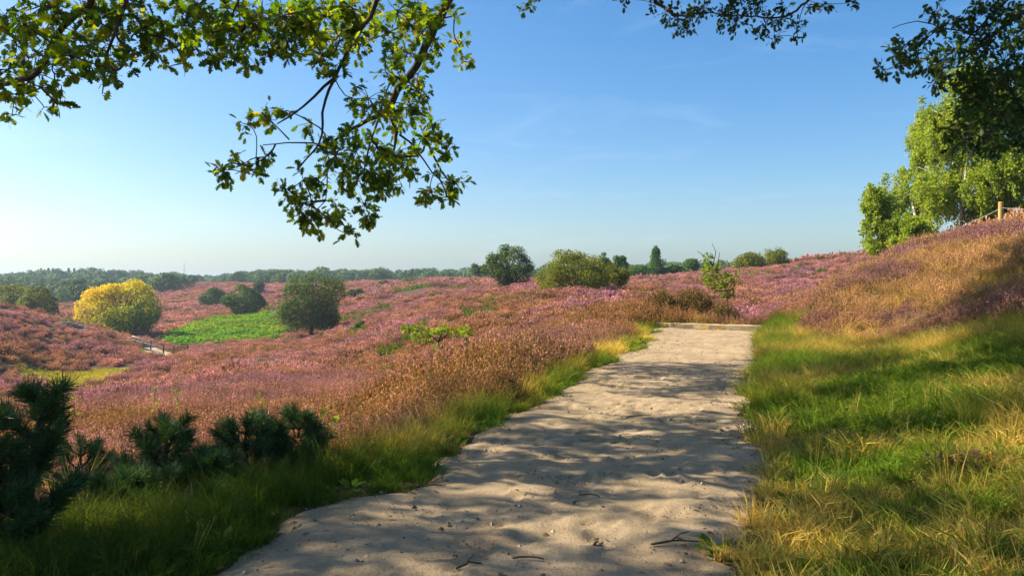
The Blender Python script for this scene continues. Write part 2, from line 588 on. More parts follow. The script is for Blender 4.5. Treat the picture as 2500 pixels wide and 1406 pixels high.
# sand path: its own sheet just above the ground, trodden into dimples
ys = np.exp(np.linspace(math.log(3), math.log(30.2), 560)) - 5.6
ds = np.linspace(-2.15, 2.15, 120)
D_, Y_ = np.meshgrid(ds, ys)
px_ = xc(Y_) + D_ / PC
x_, y_ = px_.ravel(), Y_.ravel()
wd = np.abs(pathd(x_, y_) + edge_wob(x_, y_)) - hw(y_)
sheet = np.interp(wd, [-.5, -.12, .06, .3], [.030, .022, .0, -.06])
dim = (fbm(x_, y_, .40, 61, 3) - .5) * .045 + (vnoise(x_, y_, .13, 65) - .5) * .02
rf = np.random.default_rng(63)
for _ in range(300):
    fy = rf.uniform(3.4, 15)
    fd = rf.normal(0, .62)
    fx = xc(fy) + fd / PC
    fa = math.atan2(PSL, 1) + rf.normal(0, .25)
    sel = np.where((np.abs(x_ - fx) < .3) & (np.abs(y_ - fy) < .3))[0]
    lx = (x_[sel] - fx) * math.cos(fa) - (y_[sel] - fy) * math.sin(fa)
    ly = (x_[sel] - fx) * math.sin(fa) + (y_[sel] - fy) * math.cos(fa)
    q2 = (lx / .052) ** 2 + (ly / .135) ** 2
    dim[sel] += rf.uniform(.3, .9) * (-.020 * np.exp(-q2 ** 2) + .010 * np.exp(-((np.sqrt(q2) - 1.35) / .3) ** 2))
z_ = height(x_, y_) + sheet + dim * np.clip(-wd / .2 + .6, 0, 1)
n1, n2 = len(ds), len(ys)
ii, jj = np.meshgrid(np.arange(n2 - 1), np.arange(n1 - 1), indexing='ij')
F = np.stack([ii * n1 + jj, ii * n1 + jj + 1, (ii + 1) * n1 + jj + 1, (ii + 1) * n1 + jj], -1).reshape(-1, 4)
m, nt = new_mat('trodden_sand')
tc = N_(nt, 'ShaderNodeTexCoord')
n_a = N_(nt, 'ShaderNodeTexNoise')
n_a.inputs['Scale'].default_value = 1.7
n_a.inputs['Detail'].default_value = 6
n_b = N_(nt, 'ShaderNodeTexNoise')
n_b.inputs['Scale'].default_value = 45
n_b.inputs['Detail'].default_value = 6
n_b.inputs['Roughness'].default_value = .7
for q in (n_a, n_b):
    nt.links.new(tc.outputs['Object'], q.inputs[0])
c1 = ramp(nt, [(.3, (.30, .23, .15)), (.7, (.42, .325, .22))], n_a.outputs[0])
c2 = ramp(nt, [(.30, (.62, .58, .54)), (.48, (1, 1, 1)), (.75, (1.08, 1.07, 1.05))], n_b.outputs[0])
mu = N_(nt, 'ShaderNodeMix', data_type='RGBA', blend_type='MULTIPLY')
mu.inputs[0].default_value = 1
nt.links.new(c1, mu.inputs[6])
nt.links.new(c2, mu.inputs[7])
p = N_(nt, 'ShaderNodeBsdfPrincipled')
p.inputs['Roughness'].default_value = .95
p.inputs['Specular IOR Level'].default_value = .1
nt.links.new(mu.outputs[2], p.inputs['Base Color'])
b = N_(nt, 'ShaderNodeBump')
b.inputs['Distance'].default_value = .02
b.inputs['Strength'].default_value = .8
nt.links.new(n_b.outputs[0], b.inputs['Height'])
nt.links.new(b.outputs[0], p.inputs['Normal'])
nt.links.new(p.outputs[0], N_(nt, 'ShaderNodeOutputMaterial').inputs[0])
link('path', mesh_np('path', np.stack([x_, y_, z_], 1), [F], m, True), label='pale trodden sand path running up to a timber edge', cat='path', kind='structure')


# ------------------------------------------------------------------ scattered ground cover
def scatter(name, protos, pts, kind, rot, scl, hue, mat, label, cat):
    V, Fs, C, pid = [], [], [], []
    n = 0
    for i, (v, f, c) in enumerate(protos):
        V.append(v)
        Fs.append(np.asarray(f) + n)
        C.append(c)
        pid.append(np.full(len(v), i))
        n += len(v)
    k = len(pts)
    V.append(pts)
    C.append(np.zeros((k, 3)))
    pid.append(np.full(k, -1))

    def pad(a):
        return np.vstack([np.zeros((n, a.shape[1])), a])
    me = mesh_np(name, np.vstack(V), [np.vstack(Fs)], mat, False, {
        'pid': ('INT', np.concatenate(pid)), 'kindex': ('INT', np.concatenate([np.zeros(n), kind])),
        'rot': ('FLOAT_VECTOR', pad(rot)), 'scl': ('FLOAT_VECTOR', pad(scl)),
        'hue': ('FLOAT_COLOR', np.vstack([np.ones((n, 3)), hue])), 'col': ('FLOAT_COLOR', np.vstack(C))})
    o = link(name, me, label=label, cat=cat, kind='stuff')
    ng = bpy.data.node_groups.new(name + '_spread', 'GeometryNodeTree')
    ng.interface.new_socket('Geometry', in_out='INPUT', socket_type='NodeSocketGeometry')
    ng.interface.new_socket('Geometry', in_out='OUTPUT', socket_type='NodeSocketGeometry')
    gi, go = ng.nodes.new('NodeGroupInput'), ng.nodes.new('NodeGroupOutput')
    L = ng.links.new

    def named(nm, typ):
        q = ng.nodes.new('GeometryNodeInputNamedAttribute')
        q.data_type = typ
        q.inputs['Name'].default_value = nm
        return q.outputs['Attribute']
    cmp_ = ng.nodes.new('FunctionNodeCompare')
    cmp_.data_type = 'INT'
    cmp_.operation = 'GREATER_EQUAL'
    L(named('pid', 'INT'), cmp_.inputs[2])
    cmp_.inputs[3].default_value = 0
    sep = ng.nodes.new('GeometryNodeSeparateGeometry')
    sep.domain = 'POINT'
    L(gi.outputs[0], sep.inputs['Geometry'])
    L(cmp_.outputs[0], sep.inputs['Selection'])
    sp = ng.nodes.new('GeometryNodeSplitToInstances')
    sp.domain = 'POINT'
    L(sep.outputs['Selection'], sp.inputs['Geometry'])
    L(named('pid', 'INT'), sp.inputs['Group ID'])
    iop = ng.nodes.new('GeometryNodeInstanceOnPoints')
    L(sep.outputs['Inverted'], iop.inputs['Points'])
    L(sp.outputs['Instances'], iop.inputs['Instance'])
    iop.inputs['Pick Instance'].default_value = True
    L(named('kindex', 'INT'), iop.inputs['Instance Index'])
    e2r = ng.nodes.new('FunctionNodeEulerToRotation')
    L(named('rot', 'FLOAT_VECTOR'), e2r.inputs[0])
    L(e2r.outputs[0], iop.inputs['Rotation'])
    L(named('scl', 'FLOAT_VECTOR'), iop.inputs['Scale'])
    L(iop.outputs[0], go.inputs[0])
    md = o.modifiers.new('spread', 'NODES')
    md.node_group = ng
    return o


def spread(rng, r0, r1, dens, amax=41):
    """random points in a ring sector in front of the viewer"""
    area = R(2 * amax) / 2 * (r1 * r1 - r0 * r0)
    n = int(area * dens)
    r = np.sqrt(rng.uniform(r0 * r0, r1 * r1, n))
    t = rng.uniform(-R(amax), R(amax), n)
    return r * np.sin(t), r * np.cos(t)


def strips(base, mid, tip, wid):
    """bent blades: base, mid, tip (n,3) -> two quads each"""
    n = len(base)
    side = unit(np.cross(tip - base, RNG.normal(size=(n, 3)))) * np.asarray(wid).reshape(-1, 1)
    V = np.stack([base - side * .5, base + side * .5, mid - side * .45, mid + side * .45, tip - side * .10, tip + side * .10], 1)
    i = np.arange(n)[:, None] * 6
    F = np.concatenate([i + np.array([[0, 1, 3, 2]]), i + np.array([[2, 3, 5, 4]])])
    return V.reshape(-1, 3), F


def quads(c, axis, nrm, L, W):
    axis = unit(axis)
    s = unit(np.cross(nrm, axis))
    L = np.broadcast_to(L, (len(c),))[:, None]
    W = np.broadcast_to(W, (len(c),))[:, None]
    V = np.stack([c - axis * L * .5, c + s * W * .5, c + axis * L * .5, c - s * W * .5], 1)
    return V.reshape(-1, 3), np.arange(len(c) * 4).reshape(-1, 4)


def join(parts):
    V, F, C, n = [], [], [], 0
    for v, f, c in parts:
        V.append(v)
        F.append(f + n)
        C.append(np.broadcast_to(c, (len(v), 3)))
        n += len(v)
    return np.vstack(V), np.vstack(F), np.vstack(C)


FLOWER = np.array((.64, .30, .335))
STEM = np.array((.19, .135, .055))


def heather_near(rng, rad=.20, hgt=.42, ns=46):
    t = rng.uniform(0, 2 * np.pi, ns)
    r = rad * np.sqrt(rng.uniform(0, 1, ns))
    base = np.stack([r * .35 * np.cos(t), r * .35 * np.sin(t), np.zeros(ns) - .05], 1)
    h = hgt * rng.uniform(.65, 1.1, ns) * (1 - .35 * (r / rad) ** 2)
    tip = np.stack([r * 1.15 * np.cos(t), r * 1.15 * np.sin(t), h], 1) + rng.normal(0, .02, (ns, 3))
    mid = (base + tip) / 2 + np.stack([.12 * r * np.cos(t), .12 * r * np.sin(t), 0 * r], 1)
    v, f = strips(base, mid, tip, np.full(ns, .007))
    parts = [(v, f, STEM)]
    k = 11
    s = rng.uniform(.42, 1.03, (ns, k))
    pos = (mid[:, None] * (1 - s)[..., None] * 2 + tip[:, None] * (2 * s - 1)[..., None]) * (s > .5)[..., None] \
        + (base[:, None] * (1 - 2 * s)[..., None] + mid[:, None] * (2 * s)[..., None]) * (s <= .5)[..., None]
    pos = pos.reshape(-1, 3) + rng.normal(0, .006, (ns * k, 3))
    ax = np.repeat(unit(tip - mid), k, 0) + rng.normal(0, .55, (ns * k, 3))
    v, f = quads(pos, ax, rdirs(rng, ns * k), rng.uniform(.016, .032, ns * k), rng.uniform(.009, .015, ns * k))
    fr = np.clip((s.ravel() - .45) / .3, 0, 1)[:, None] * rng.uniform(.3, 1, (ns * k, 1))
    c = FLOWER * fr + np.array((.15, .13, .035)) * (1 - fr)
    c = c * rng.uniform(.7, 1.3, (ns * k, 1))
    parts.append((v, f, np.repeat(c, 4, 0)))
    return join(parts)


def heather_mound(rng, rad, hgt, n, L, W):
    nb = 7
    t = rng.uniform(0, 6.28, nb)
    bc = np.stack([np.cos(t), np.sin(t), np.zeros(nb)], 1) * rng.uniform(.25, .62, (nb, 1))
    bc[0] = 0
    br = rng.uniform(.34, .52, nb)
    k = rng.integers(0, nb, n)
    d = rdirs(rng, n)
    d[:, 2] = np.abs(d[:, 2])
    q = rng.uniform(.72, 1.06, n)
    pos = (bc[k] + d * (br[k] * q)[:, None] * np.array((1, 1, 1.7))) * np.array((rad, rad, hgt))
    ax = d * .8 + np.array((0, 0, .6)) + rng.normal(0, .35, (n, 3))
    v, f = quads(pos, ax, d + rng.normal(0, .55, (n, 3)), L * rng.uniform(.6, 1.3, n), W * rng.uniform(.7, 1.3, n))
    fr = np.clip((q - .70) / .25, 0, 1)[:, None] * np.clip(d[:, 2:3] * 1.5 + .15, .15, 1) * rng.uniform(.4, 1, (n, 1))
    c = FLOWER * fr + np.array((.155, .105, .042)) * (1 - fr)
    return v, f, np.repeat(c * rng.uniform(.75, 1.25, (n, 1)), 4, 0)


rng = np.random.default_rng(21)
hp = [heather_near(rng, .20, .40) for _ in range(5)] + [heather_mound(rng, .62, .56, 620, .085, .040) for _ in range(5)] \
    + [heather_mound(rng, 1.35, .85, 560, .24, .12) for _ in range(4)]


def heath_hue(rng, x, y):
    n = len(x)
    a = fbm(x, y, 5.5, 71)[:, None]
    b = fbm(x, y, 1.6, 75)[:, None]
    e = fbm(x, y, 14, 79)[:, None]
    pink = np.array((1.0, .93, .97))
    mauve = np.array((.92, .86, 1.28))
    rust = np.array((.84, .84, .50))
    tan = np.array((1.05, 1.18, .66))
    w1 = np.clip((a - .55) * 7, 0, 1)
    w2 = np.clip((.50 - a) * 6 + (b - .5) * 3.0, 0, 1) * np.clip(1.2 - np.hypot(x, y)[:, None] / 160, .45, 1)
    c = pink * (1 - w1) + mauve * w1
    c = c * (1 - w2) + rust * w2
    d = pathd(x, y)
    w3 = (np.clip((d - 2) / 1.5, 0, 1) * np.clip((36 - y) / 5, 0, 1))[:, None] * np.clip(.35 + (b - .42) * 3.5 + (e - .5), 0, .9)
    w4 = (np.clip((4.2 + d) / 2, 0, 1) * (d < 0) * np.clip((27 - y) / 3, 0, 1))[:, None] * np.clip(.25 + (a - .45) * 3, 0, .6)
    c = c * (1 - w3) + tan * w3
    c = c * (1 - w4) + (rust * .6 + tan * .4) * w4
    woody = rng.uniform(size=(n, 1)) < .14
    c = np.where(woody, c * np.array((.52, .66, .50)), c)
    return c * rng.uniform(.66, 1.28, (n, 1)) * (.62 + .76 * b)


bx, by, bk, bs = [], [], [], []
for r0, r1, dens, ks, s0, s1, am in ((4, 32, 40, (0, 5), .75, 1.4, 44), (30, 125, 2.5, (5, 10), .6, 1.4, 41), (118, 345, .46, (10, 14), .65, 1.35, 40)):
    x, y = spread(rng, r0, r1, dens, am)
    c = cover(x, y)
    keep = c == 0
    keep &= ~((np.abs(x + 2.05 - (y - 22.5) * -.09) < .42) & (y > 20.6) & (y < 22.9))
    if r0 < 10:   # thin towards the camera's left corner where grass and pines take over, and in the dip behind the log
        keep &= ~((y < 7.2) & (x < 0) & (rng.uniform(size=len(x)) < np.clip((7.6 - y) * .8, 0, .95)))
    keep &= ~((y > 24.4) & (y < 27.8) & (np.abs(pathd(x, y)) < 2.0) & (rng.uniform(size=len(x)) < .72))
    # gaps where the soil or grass shows through
    gap = fbm(x, y, 3.2 if r0 < 100 else 14, 81)
    keep &= gap > (.30 if r0 < 30 else .31)
    x, y = x[keep], y[keep]
    bx.append(x)
    by.append(y)
    bk.append(rng.integers(ks[0], ks[1], len(x)))
    bs.append(rng.uniform(s0, s1, len(x)) * (.45 + .5 * vnoise(x, y, 4 if r0 < 100 else 12, 85) + .5 * vnoise(x, y, 1.3 if r0 < 100 else 3.5, 86))
              * (1 + .5 * np.exp(-((pathd(x, y) + 3.3) / 1.3) ** 2) * ((y > 10.5) & (y < 33))))
bx, by, bk, bs = map(np.concatenate, (bx, by, bk, bs))
bz = height(bx, by) - .02
rot = np.stack([rng.normal(0, .12, len(bx)), rng.normal(0, .12, len(bx)), rng.uniform(0, 6.28, len(bx))], 1)
scl = np.stack([bs * rng.uniform(.9, 1.2, len(bx)), bs * rng.uniform(.9, 1.2, len(bx)), bs * rng.uniform(.85, 1.2, len(bx))], 1)
scatter('heather', hp, np.stack([bx, by, bz], 1), bk, rot, scl, heath_hue(rng, bx, by), M['heather'],
        'flowering pink and brown heather covering the slopes', 'heather')


def grass_tuft(rng, rad, hgt, n, w, lean):
    t = rng.uniform(0, 2 * np.pi, n)
    r = rad * np.sqrt(rng.uniform(0, 1, n))
    base = np.stack([r * np.cos(t), r * np.sin(t), np.zeros(n) - .02], 1)
    t2 = t + rng.normal(0, .8, n)
    h = hgt * rng.uniform(.5, 1.15, n)
    out = lean * h * rng.uniform(.3, 1.3, n)
    dirn = np.stack([np.cos(t2), np.sin(t2), np.zeros(n)], 1)
    mid = base + dirn * out[:, None] * .35 + np.array((0, 0, 1)) * (h * .62)[:, None]
    tip = base + dirn * out[:, None] + np.array((0, 0, 1)) * (h * rng.uniform(.75, 1.0, n))[:, None]
    v, f = strips(base, mid, tip, w * rng.uniform(.7, 1.3, n))
    c = np.repeat(rng.uniform(.6, 1.35, (n, 1)) * np.array((1, 1, 1)) * np.where(rng.uniform(size=(n, 1)) < .2, np.array((1.5, 1.15, 1.1)), 1.0), 6, 0)
    return v, f, c


gp = [grass_tuft(rng, .10, .085, 46, w0, .9) for w0 in (.0034, .0046, .0075)] + [grass_tuft(rng, .10, .19, 42, w0, .8) for w0 in (.0034, .0050, .0082)] \
    + [grass_tuft(rng, .12, .42, 60, .0042, .75) for _ in range(3)] + [grass_tuft(rng, .5, .16, 130, .022, .7) for _ in range(2)]
def weed(rng):
    n = 16
    t = rng.uniform(0, 6.28, n)
    d = np.stack([np.cos(t), np.sin(t), rng.uniform(.15, .7, n)], 1)
    L = rng.uniform(.04, .085, n)
    v, f = quads(d * L[:, None] * .7 + np.array((0, 0, .02)), d, np.stack([-np.cos(t) * .5, -np.sin(t) * .5, np.ones(n)], 1), L, L * .55)
    return v, f, np.repeat(rng.uniform(.7, 1.3, (n, 1)) * np.ones(3), 4, 0)


def seed_stalks(rng):
    n = 7
    t = rng.uniform(0, 6.28, n)
    r = rng.uniform(0, .06, n)
    base = np.stack([r * np.cos(t), r * np.sin(t), np.zeros(n)], 1)
    h = rng.uniform(.35, .62, n)
    tip = base + np.stack([np.cos(t) * .22 * h, np.sin(t) * .22 * h, h], 1)
    mid = base * .5 + tip * .5 + np.array((0, 0, .05))
    a = strips(base, mid, tip, np.full(n, .0035))
    k = 9
    s = rng.uniform(.72, 1.02, (n, k, 1))
    pos = (mid[:, None] + (tip - mid)[:, None] * (2 * s - 1)).reshape(-1, 3) + rng.normal(0, .007, (n * k, 3))
    b = quads(pos, np.repeat(tip - mid, k, 0) + rng.normal(0, .2, (n * k, 3)), rdirs(rng, n * k), .022, .006)
    return join([(a[0], a[1], np.ones(3)), (b[0], b[1], np.array((.75, .62, .60)))])


gp += [weed(rng) for _ in range(2)] + [seed_stalks(rng) for _ in range(2)]
X, Y, K, S, H = [], [], [], [], []
GREEN = np.array((.13, .21, .018))
LUSH = np.array((.14, .25, .02))
STRAW = np.array((.70, .54, .14))
BROWN = np.array((.17, .115, .05))
x, y = spread(rng, 3.6, 27, 170, 44)
c = cover(x, y)
d = pathd(x, y)
w = hw(y)
# right side: short turf with straw coloured patches and long tussocks
k = c == 3
xr, yr, dr = x[k], y[k], d[k] - w[k]
pn = fbm(xr, yr, 1.5, 91)
ln = fbm(xr, yr, 2.2, 95)
keep = rng.uniform(size=len(xr)) < np.clip(.35 + dr * 1.2, 0, 1) * np.where(pn > .33, 1, .45)
xr, yr, dr, pn, ln = [q[keep] for q in (xr, yr, dr, pn, ln)]
longw = np.clip((yr - 11) / 6, 0, 1) * .30 + np.clip((ln - .56) * 2.2, 0, .22)
u_ = rng.uniform(size=len(xr))
kk = np.where(u_ < longw, rng.integers(6, 9, len(xr)), np.where(u_ < longw + .25 + np.clip((yr - 8) / 10, 0, .4), rng.integers(3, 6, len(xr)), rng.integers(0, 3, len(xr))))
st = np.clip((pn - .54) * 4 + rng.normal(0, .25, len(xr)) + np.where(kk >= 6, .40, 0) + np.clip(.5 - dr, 0, .5), 0, 1)[:, None]
lu = np.clip((.45 - fbm(xr, yr, 2.6, 97)) * 6, 0, 1)[:, None]
hh = (GREEN * (1 - lu) + LUSH * lu) * (1 - st) + (STRAW * .75 + BROWN * .25) * st
X.append(xr)
Y.append(yr)
K.append(kk)
S.append(rng.uniform(.7, 1.25, len(xr)) * np.where(kk >= 6, .85, 1))
H.append(hh)
x2, y2 = spread(rng, 3.8, 24, 7, 44)
k2 = (cover(x2, y2) == 3) | ((cover(x2, y2) == 2) & (rng.uniform(size=len(x2)) < .6))
x2, y2 = x2[k2], y2[k2]
w_ = rng.uniform(size=len(x2)) < .75
X.append(x2)
Y.append(y2)
K.append(np.where(w_, rng.integers(11, 13, len(x2)), rng.integers(13, 15, len(x2))))
S.append(np.where(w_, rng.uniform(.8, 1.5, len(x2)), rng.uniform(.4, .8, len(x2))))
H.append(np.where(w_[:, None], LUSH * .8, STRAW * .85))
# left verge: lush tufts, straw grass behind
k = c == 2
xl, yl, dl = x[k], y[k], -d[k] - w[k]
cl = fbm(xl, yl, 1.1, 101)
keep = rng.uniform(size=len(xl)) < np.clip(.25 + (cl - .3) * 2.2, .08, .8)
xl, yl, dl, cl = [q[keep] for q in (xl, yl, dl, cl)]
u_ = rng.uniform(size=len(xl))
pl = np.clip((dl - .15) * 1.2, 0, .7)
kk = np.where(u_ < pl, rng.integers(6, 9, len(xl)), np.where(u_ < pl + .5, rng.integers(3, 6, len(xl)), rng.integers(0, 3, len(xl))))
st = np.clip((dl - .25) * 1.3 + .12 + (fbm(xl, yl, 1.3, 103) - .5) * 3 + .15 + rng.normal(0, .2, len(xl)), 0, 1)[:, None]
st = st * np.clip((yl - 6)[:, None] / 2.5, .06, 1)  # less straw colour near the camera, so the shaded corner reads darker
X.append(xl)
Y.append(yl)
K.append(kk)
S.append(rng.uniform(.6, 1.2, len(xl)) * np.interp(yl, [5, 9, 20], [.72, .85, .8]))
near_shade = np.clip((9 - yl)[:, None] / 2.5, 0, 1)
H.append((LUSH * .95 * (1 - near_shade) + GREEN * np.array((.42, .55, .5)) * near_shade) * (1 - st) + STRAW * st)  # deep shade of the near left corner painted into the blade colour
# stray straw grass among the near heather
x, y = spread(rng, 5, 28, 1.6, 42)
k = (cover(x, y) == 0) & ((np.abs(pathd(x, y)) < 4.5) | (x > 5))
x, y = x[k], y[k]
X.append(x)
Y.append(y)
K.append(rng.integers(6, 9, len(x)))
S.append(rng.uniform(.8, 1.3, len(x)))
H.append(np.tile(STRAW * .9, (len(x), 1)))
# tufts leaning over the timber edge
tt = rng.uniform(-.05, 1.1, 46)
x = 4.55 + 3.2 * tt + rng.normal(0, .06, 46)
y = 25.1 - 1.05 * tt + np.where(rng.uniform(size=46) < .25, -.16, .2) + rng.normal(0, .06, 46)
X.append(x)
Y.append(y)
K.append(rng.integers(3, 9, 46))
S.append(rng.uniform(.4, .75, 46))
H.append(np.where(rng.uniform(size=(46, 1)) < .6, STRAW * .8, GREEN))
# short grass in the valley and green tufts on the slopes
x, y = spread(rng, 50, 95, 6, 41)
k = cover(x, y) == 4
x, y = x[k], y[k]
X.append(x)
Y.append(y)
K.append(rng.integers(9, 11, len(x)))
S.append(rng.uniform(.6, 1.1, len(x)))
tt = fbm(x, y, 5, 111)[:, None]
H.append(np.array((.26, .30, .03)) * tt + np.array((.42, .36, .07)) * (1 - tt))
x, y = spread(rng, 45, 230, .55, 41)
k = (cover(x, y) == 0) & (fbm(x, y, 13, 115) > .60) & (fbm(x, y, 4, 117) > .52)
x, y = x[k], y[k]
X.append(x)
Y.append(y)
K.append(rng.integers(9, 11, len(x)))
S.append(rng.uniform(1.6, 3.2, len(x)) * np.clip(y / 90, .8, 1.4))
H.append(np.tile((.11, .17, .02), (len(x), 1)))
X, Y, K, S, H = np.concatenate(X), np.concatenate(Y), np.concatenate(K), np.concatenate(S), np.vstack(H)
H = H * rng.uniform(.7, 1.25, (len(X), 1))
rot = np.stack([rng.normal(0, .15, len(X)), rng.normal(0, .15, len(X)), rng.uniform(0, 6.28, len(X))], 1)
scatter('grass', gp, np.stack([X, Y, height(X, Y) + .004], 1), K, rot, np.stack([S, S, S], 1), H, M['grass'],
        'green and straw coloured grass along both sides of the sand path', 'grass')

# bright bracken on the slope beside the dark tree
def bracken_clump(rng, n=46):
    t = rng.uniform(0, 6.28, n)
    dr = np.stack([np.cos(t), np.sin(t), np.zeros(n)], 1)
    L = rng.uniform(.35, .75, n)[:, None]
    base = dr * .08
    mid = base + dr * L * .45 + np.array((0, 0, .55)) * rng.uniform(.6, 1.1, (n, 1))
    tip = base + dr * L + np.array((0, 0, .5)) * rng.uniform(.5, 1.0, (n, 1))
    v, f = strips(base, mid, tip, rng.uniform(.10, .2, n))
    return v, f, np.repeat(rng.uniform(.65, 1.3, (n, 1)) * np.ones(3), 6, 0)


bp = [bracken_clump(rng) for _ in range(4)]
x, y = spread(rng, 92, 145, 3.2, 27)
k = cover(x, y) == 5
x, y = x[k], y[k]
s = rng.uniform(.7, 1.2, len(x)) * (.7 + .6 * vnoise(x, y, 3, 121))
mixd = np.clip((fbm(x, y, 5, 127) - .45) * 4, 0, 1)[:, None]
hh = (np.array((.14, .30, .012)) * (1 - mixd) + np.array((.25, .34, .02)) * mixd) * rng.uniform(.75, 1.3, (len(x), 1)) * (1 + .5 * np.clip(fbm(x, y, 8, 123) - .5, -.3, .3))[:, None]
rot = np.stack([rng.normal(0, .15, len(x)), rng.normal(0, .15, len(x)), rng.uniform(0, 6.28, len(x))], 1)
scatter('bracken', bp, np.stack([x, y, height(x, y)], 1), rng.integers(0, 4, len(x)), rot, np.stack([s, s, s], 1), hh, M['bracken'],
        'bright green bracken patch on the slope beside the dark tree', 'bracken')


# ------------------------------------------------------------------ trees of the heath
def tree_parts(rng, H, W, base=.15, nl=26, nleaf=5000, leaf=.24, lobe=.2, trunk_r=.14, leafmat='green_leaf', flat=1.0,
               multi=False, tintf=None, up=.25, fill=.55, barkmat='oak_bark', tpl=RHOMB, taper=0.0):
    c = np.array((0, 0, (base + 1) / 2 * H))
    rad = np.array((W / 2, W / 2 * flat, (1 - base) * H / 2))
    d = rdirs(rng, nl)
    q = rng.uniform(.45, .80, nl) ** .7
    LR = lobe * W * rng.uniform(.65, 1.25, nl)
    sz = np.array((1, 1, .75))
    cen = c + d * (np.maximum(rad - LR[:, None] * sz * .8, rad * .2)) * np.clip(q * 1.25 * rng.uniform(.8, 1.22, nl), 0, 1.16)[:, None]
    pick = rng.choice(nl, nleaf, p=LR ** 2 / (LR ** 2).sum())
    ld = unit(rdirs(rng, nleaf) + unit(cen[pick] - c) * .45 + np.array((0, 0, up)))
    qq = fill + (1.06 - fill) * rng.uniform(0, 1, nleaf) ** .6
    pos = cen[pick] + ld * (LR[pick] * qq)[:, None] * sz
    pos[:, 2] = np.maximum(pos[:, 2], .05 * H * rng.uniform(.3, 1.5, nleaf))
    pos[:, :2] *= (1 + taper * .35 - taper * np.clip(pos[:, 2:3] / H, 0, 1))
    nrm = unit(ld * .8 + rng.normal(0, .5, (nleaf, 3)) + np.array((0, 0, .35)))
    ax = unit(np.cross(nrm, rdirs(rng, nleaf)))
    tint = np.clip(rng.normal(.45, .22, nleaf) + (rng.uniform(-.15, .15, nl))[pick], 0, 1)
    if tintf is not None:
        tint = tintf(rng, pos, tint)
    g = Geo()
    g.leaves(pos, ax, nrm, leaf * rng.uniform(.6, 1.3, nleaf), tpl, tint)
    b = Geo()
    hz = .06 * H if multi else max(base, .12) * H
    if not multi:
        b.tube([(0, 0, -.3), (rng.normal(0, .03) * H, rng.normal(0, .03) * H, hz), (0, 0, c[2]), (0, 0, .85 * H)],
               [trunk_r * 1.3, trunk_r, trunk_r * .6, trunk_r * .1], 7)
    else:
        b.tube([(0, 0, -.3), (0, 0, hz)], [trunk_r * 1.2, trunk_r], 7)
    for e, r in zip(cen, LR):
        s = np.array((0, 0, hz if multi else rng.uniform(hz, max(hz, min(e[2], c[2])))))
        m_ = (s + e) / 2 + np.array((0, 0, -.06 * H if multi else .03 * H)) + rng.normal(0, .03 * H, 3)
        b.tube([s, s * .55 + m_ * .45, m_ * .6 + e * .4, e], [trunk_r * .5, trunk_r * .34, trunk_r * .2, trunk_r * .08], 5, False)
        for _ in range(3):
            e2 = e + rdirs(rng, 1)[0] * r * .9
            b.tube([m_ * .3 + e * .7, (e + e2) / 2 + rng.normal(0, .03 * r, 3), e2], [trunk_r * .12, trunk_r * .07, trunk_r * .03], 4, False)
    return b.mesh('trunk', M[barkmat], True), g.mesh('crown', M[leafmat])


def tree(name, u, Y, vtop, wpx, label, cat='tree', group=None, seed=0, sink=0.1, **kw):
    o = on(u, Y)
    top = P(u, vtop, Y)
    H = max(top[2] - o[2], .6)
    t, c = tree_parts(np.random.default_rng(1000 + seed), H, wpx * Y / FPX, **kw)
    r = thing(name, o - np.array((0, 0, sink)), label, cat, group)
    link('trunk', t, r)
    link('crown', c, r)
    return r


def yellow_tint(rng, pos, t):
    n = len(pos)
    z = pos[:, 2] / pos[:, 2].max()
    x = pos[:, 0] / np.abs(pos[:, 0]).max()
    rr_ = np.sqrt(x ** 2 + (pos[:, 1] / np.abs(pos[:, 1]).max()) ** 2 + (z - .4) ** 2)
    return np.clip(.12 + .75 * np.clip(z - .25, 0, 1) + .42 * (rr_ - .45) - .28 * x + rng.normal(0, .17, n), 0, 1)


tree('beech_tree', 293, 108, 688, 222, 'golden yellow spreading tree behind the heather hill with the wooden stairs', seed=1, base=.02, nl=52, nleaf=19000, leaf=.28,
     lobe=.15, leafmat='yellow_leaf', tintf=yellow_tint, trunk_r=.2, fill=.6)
tree('oak_tree', 762, 95, 671, 182, 'dark round-crowned tree with a bare short trunk at the edge of the bracken', seed=2, base=.10, nl=40, nleaf=13000, leaf=.24, lobe=.17,
     leafmat='green_leaf', trunk_r=.22)
tree('oak_tree', 600, 140, 698, 100, 'round green tree standing above the top edge of the bracken patch', seed=3, base=.04, nl=26, nleaf=7000, leaf=.30, lobe=.18)
tree('oak_tree', 525, 178, 703, 72, 'bluish green round tree on the far slope left of the one above the bracken', seed=4, base=.02, nl=20, nleaf=5000, leaf=.36, lobe=.2)
tree('pine_tree', 631, 205, 679, 30, 'slim dark tree rising behind the round green tree above the bracken', seed=5, base=.1, nl=14, nleaf=2500, leaf=.4, lobe=.3)
tree('oak_tree', 25, 122, 688, 118, 'olive tree at the left edge of the photo behind the heather hill', seed=6, base=.04, nl=26, nleaf=6000, leaf=.30, lobe=.18, leafmat='olive_leaf')
tree('oak_tree', 92, 116, 697, 84, 'olive tree sloping down behind the crest of the heather hill', seed=7, base=.03, nl=22, nleaf=5000, leaf=.28, lobe=.2, leafmat='olive_leaf')
tree('oak_tree', 200, 215, 682, 58, 'lone dusky round tree in front of the far woods, left of the yellow tree', seed=8, base=.03, nl=18, nleaf=4000, leaf=.45, lobe=.2)
tree('oak_tree', 152, 225, 699, 46, 'low blue-green tree at the foot of the far woods', seed=9, base=.02, nl=14, nleaf=2500, leaf=.45, lobe=.22)
tree('shrub', 868, 152, 701, 36, 'small dark green bush alone on the slope right of the dark round tree', 'shrub', seed=10, base=.0, nl=14, nleaf=2500, leaf=.28, lobe=.22, multi=True)
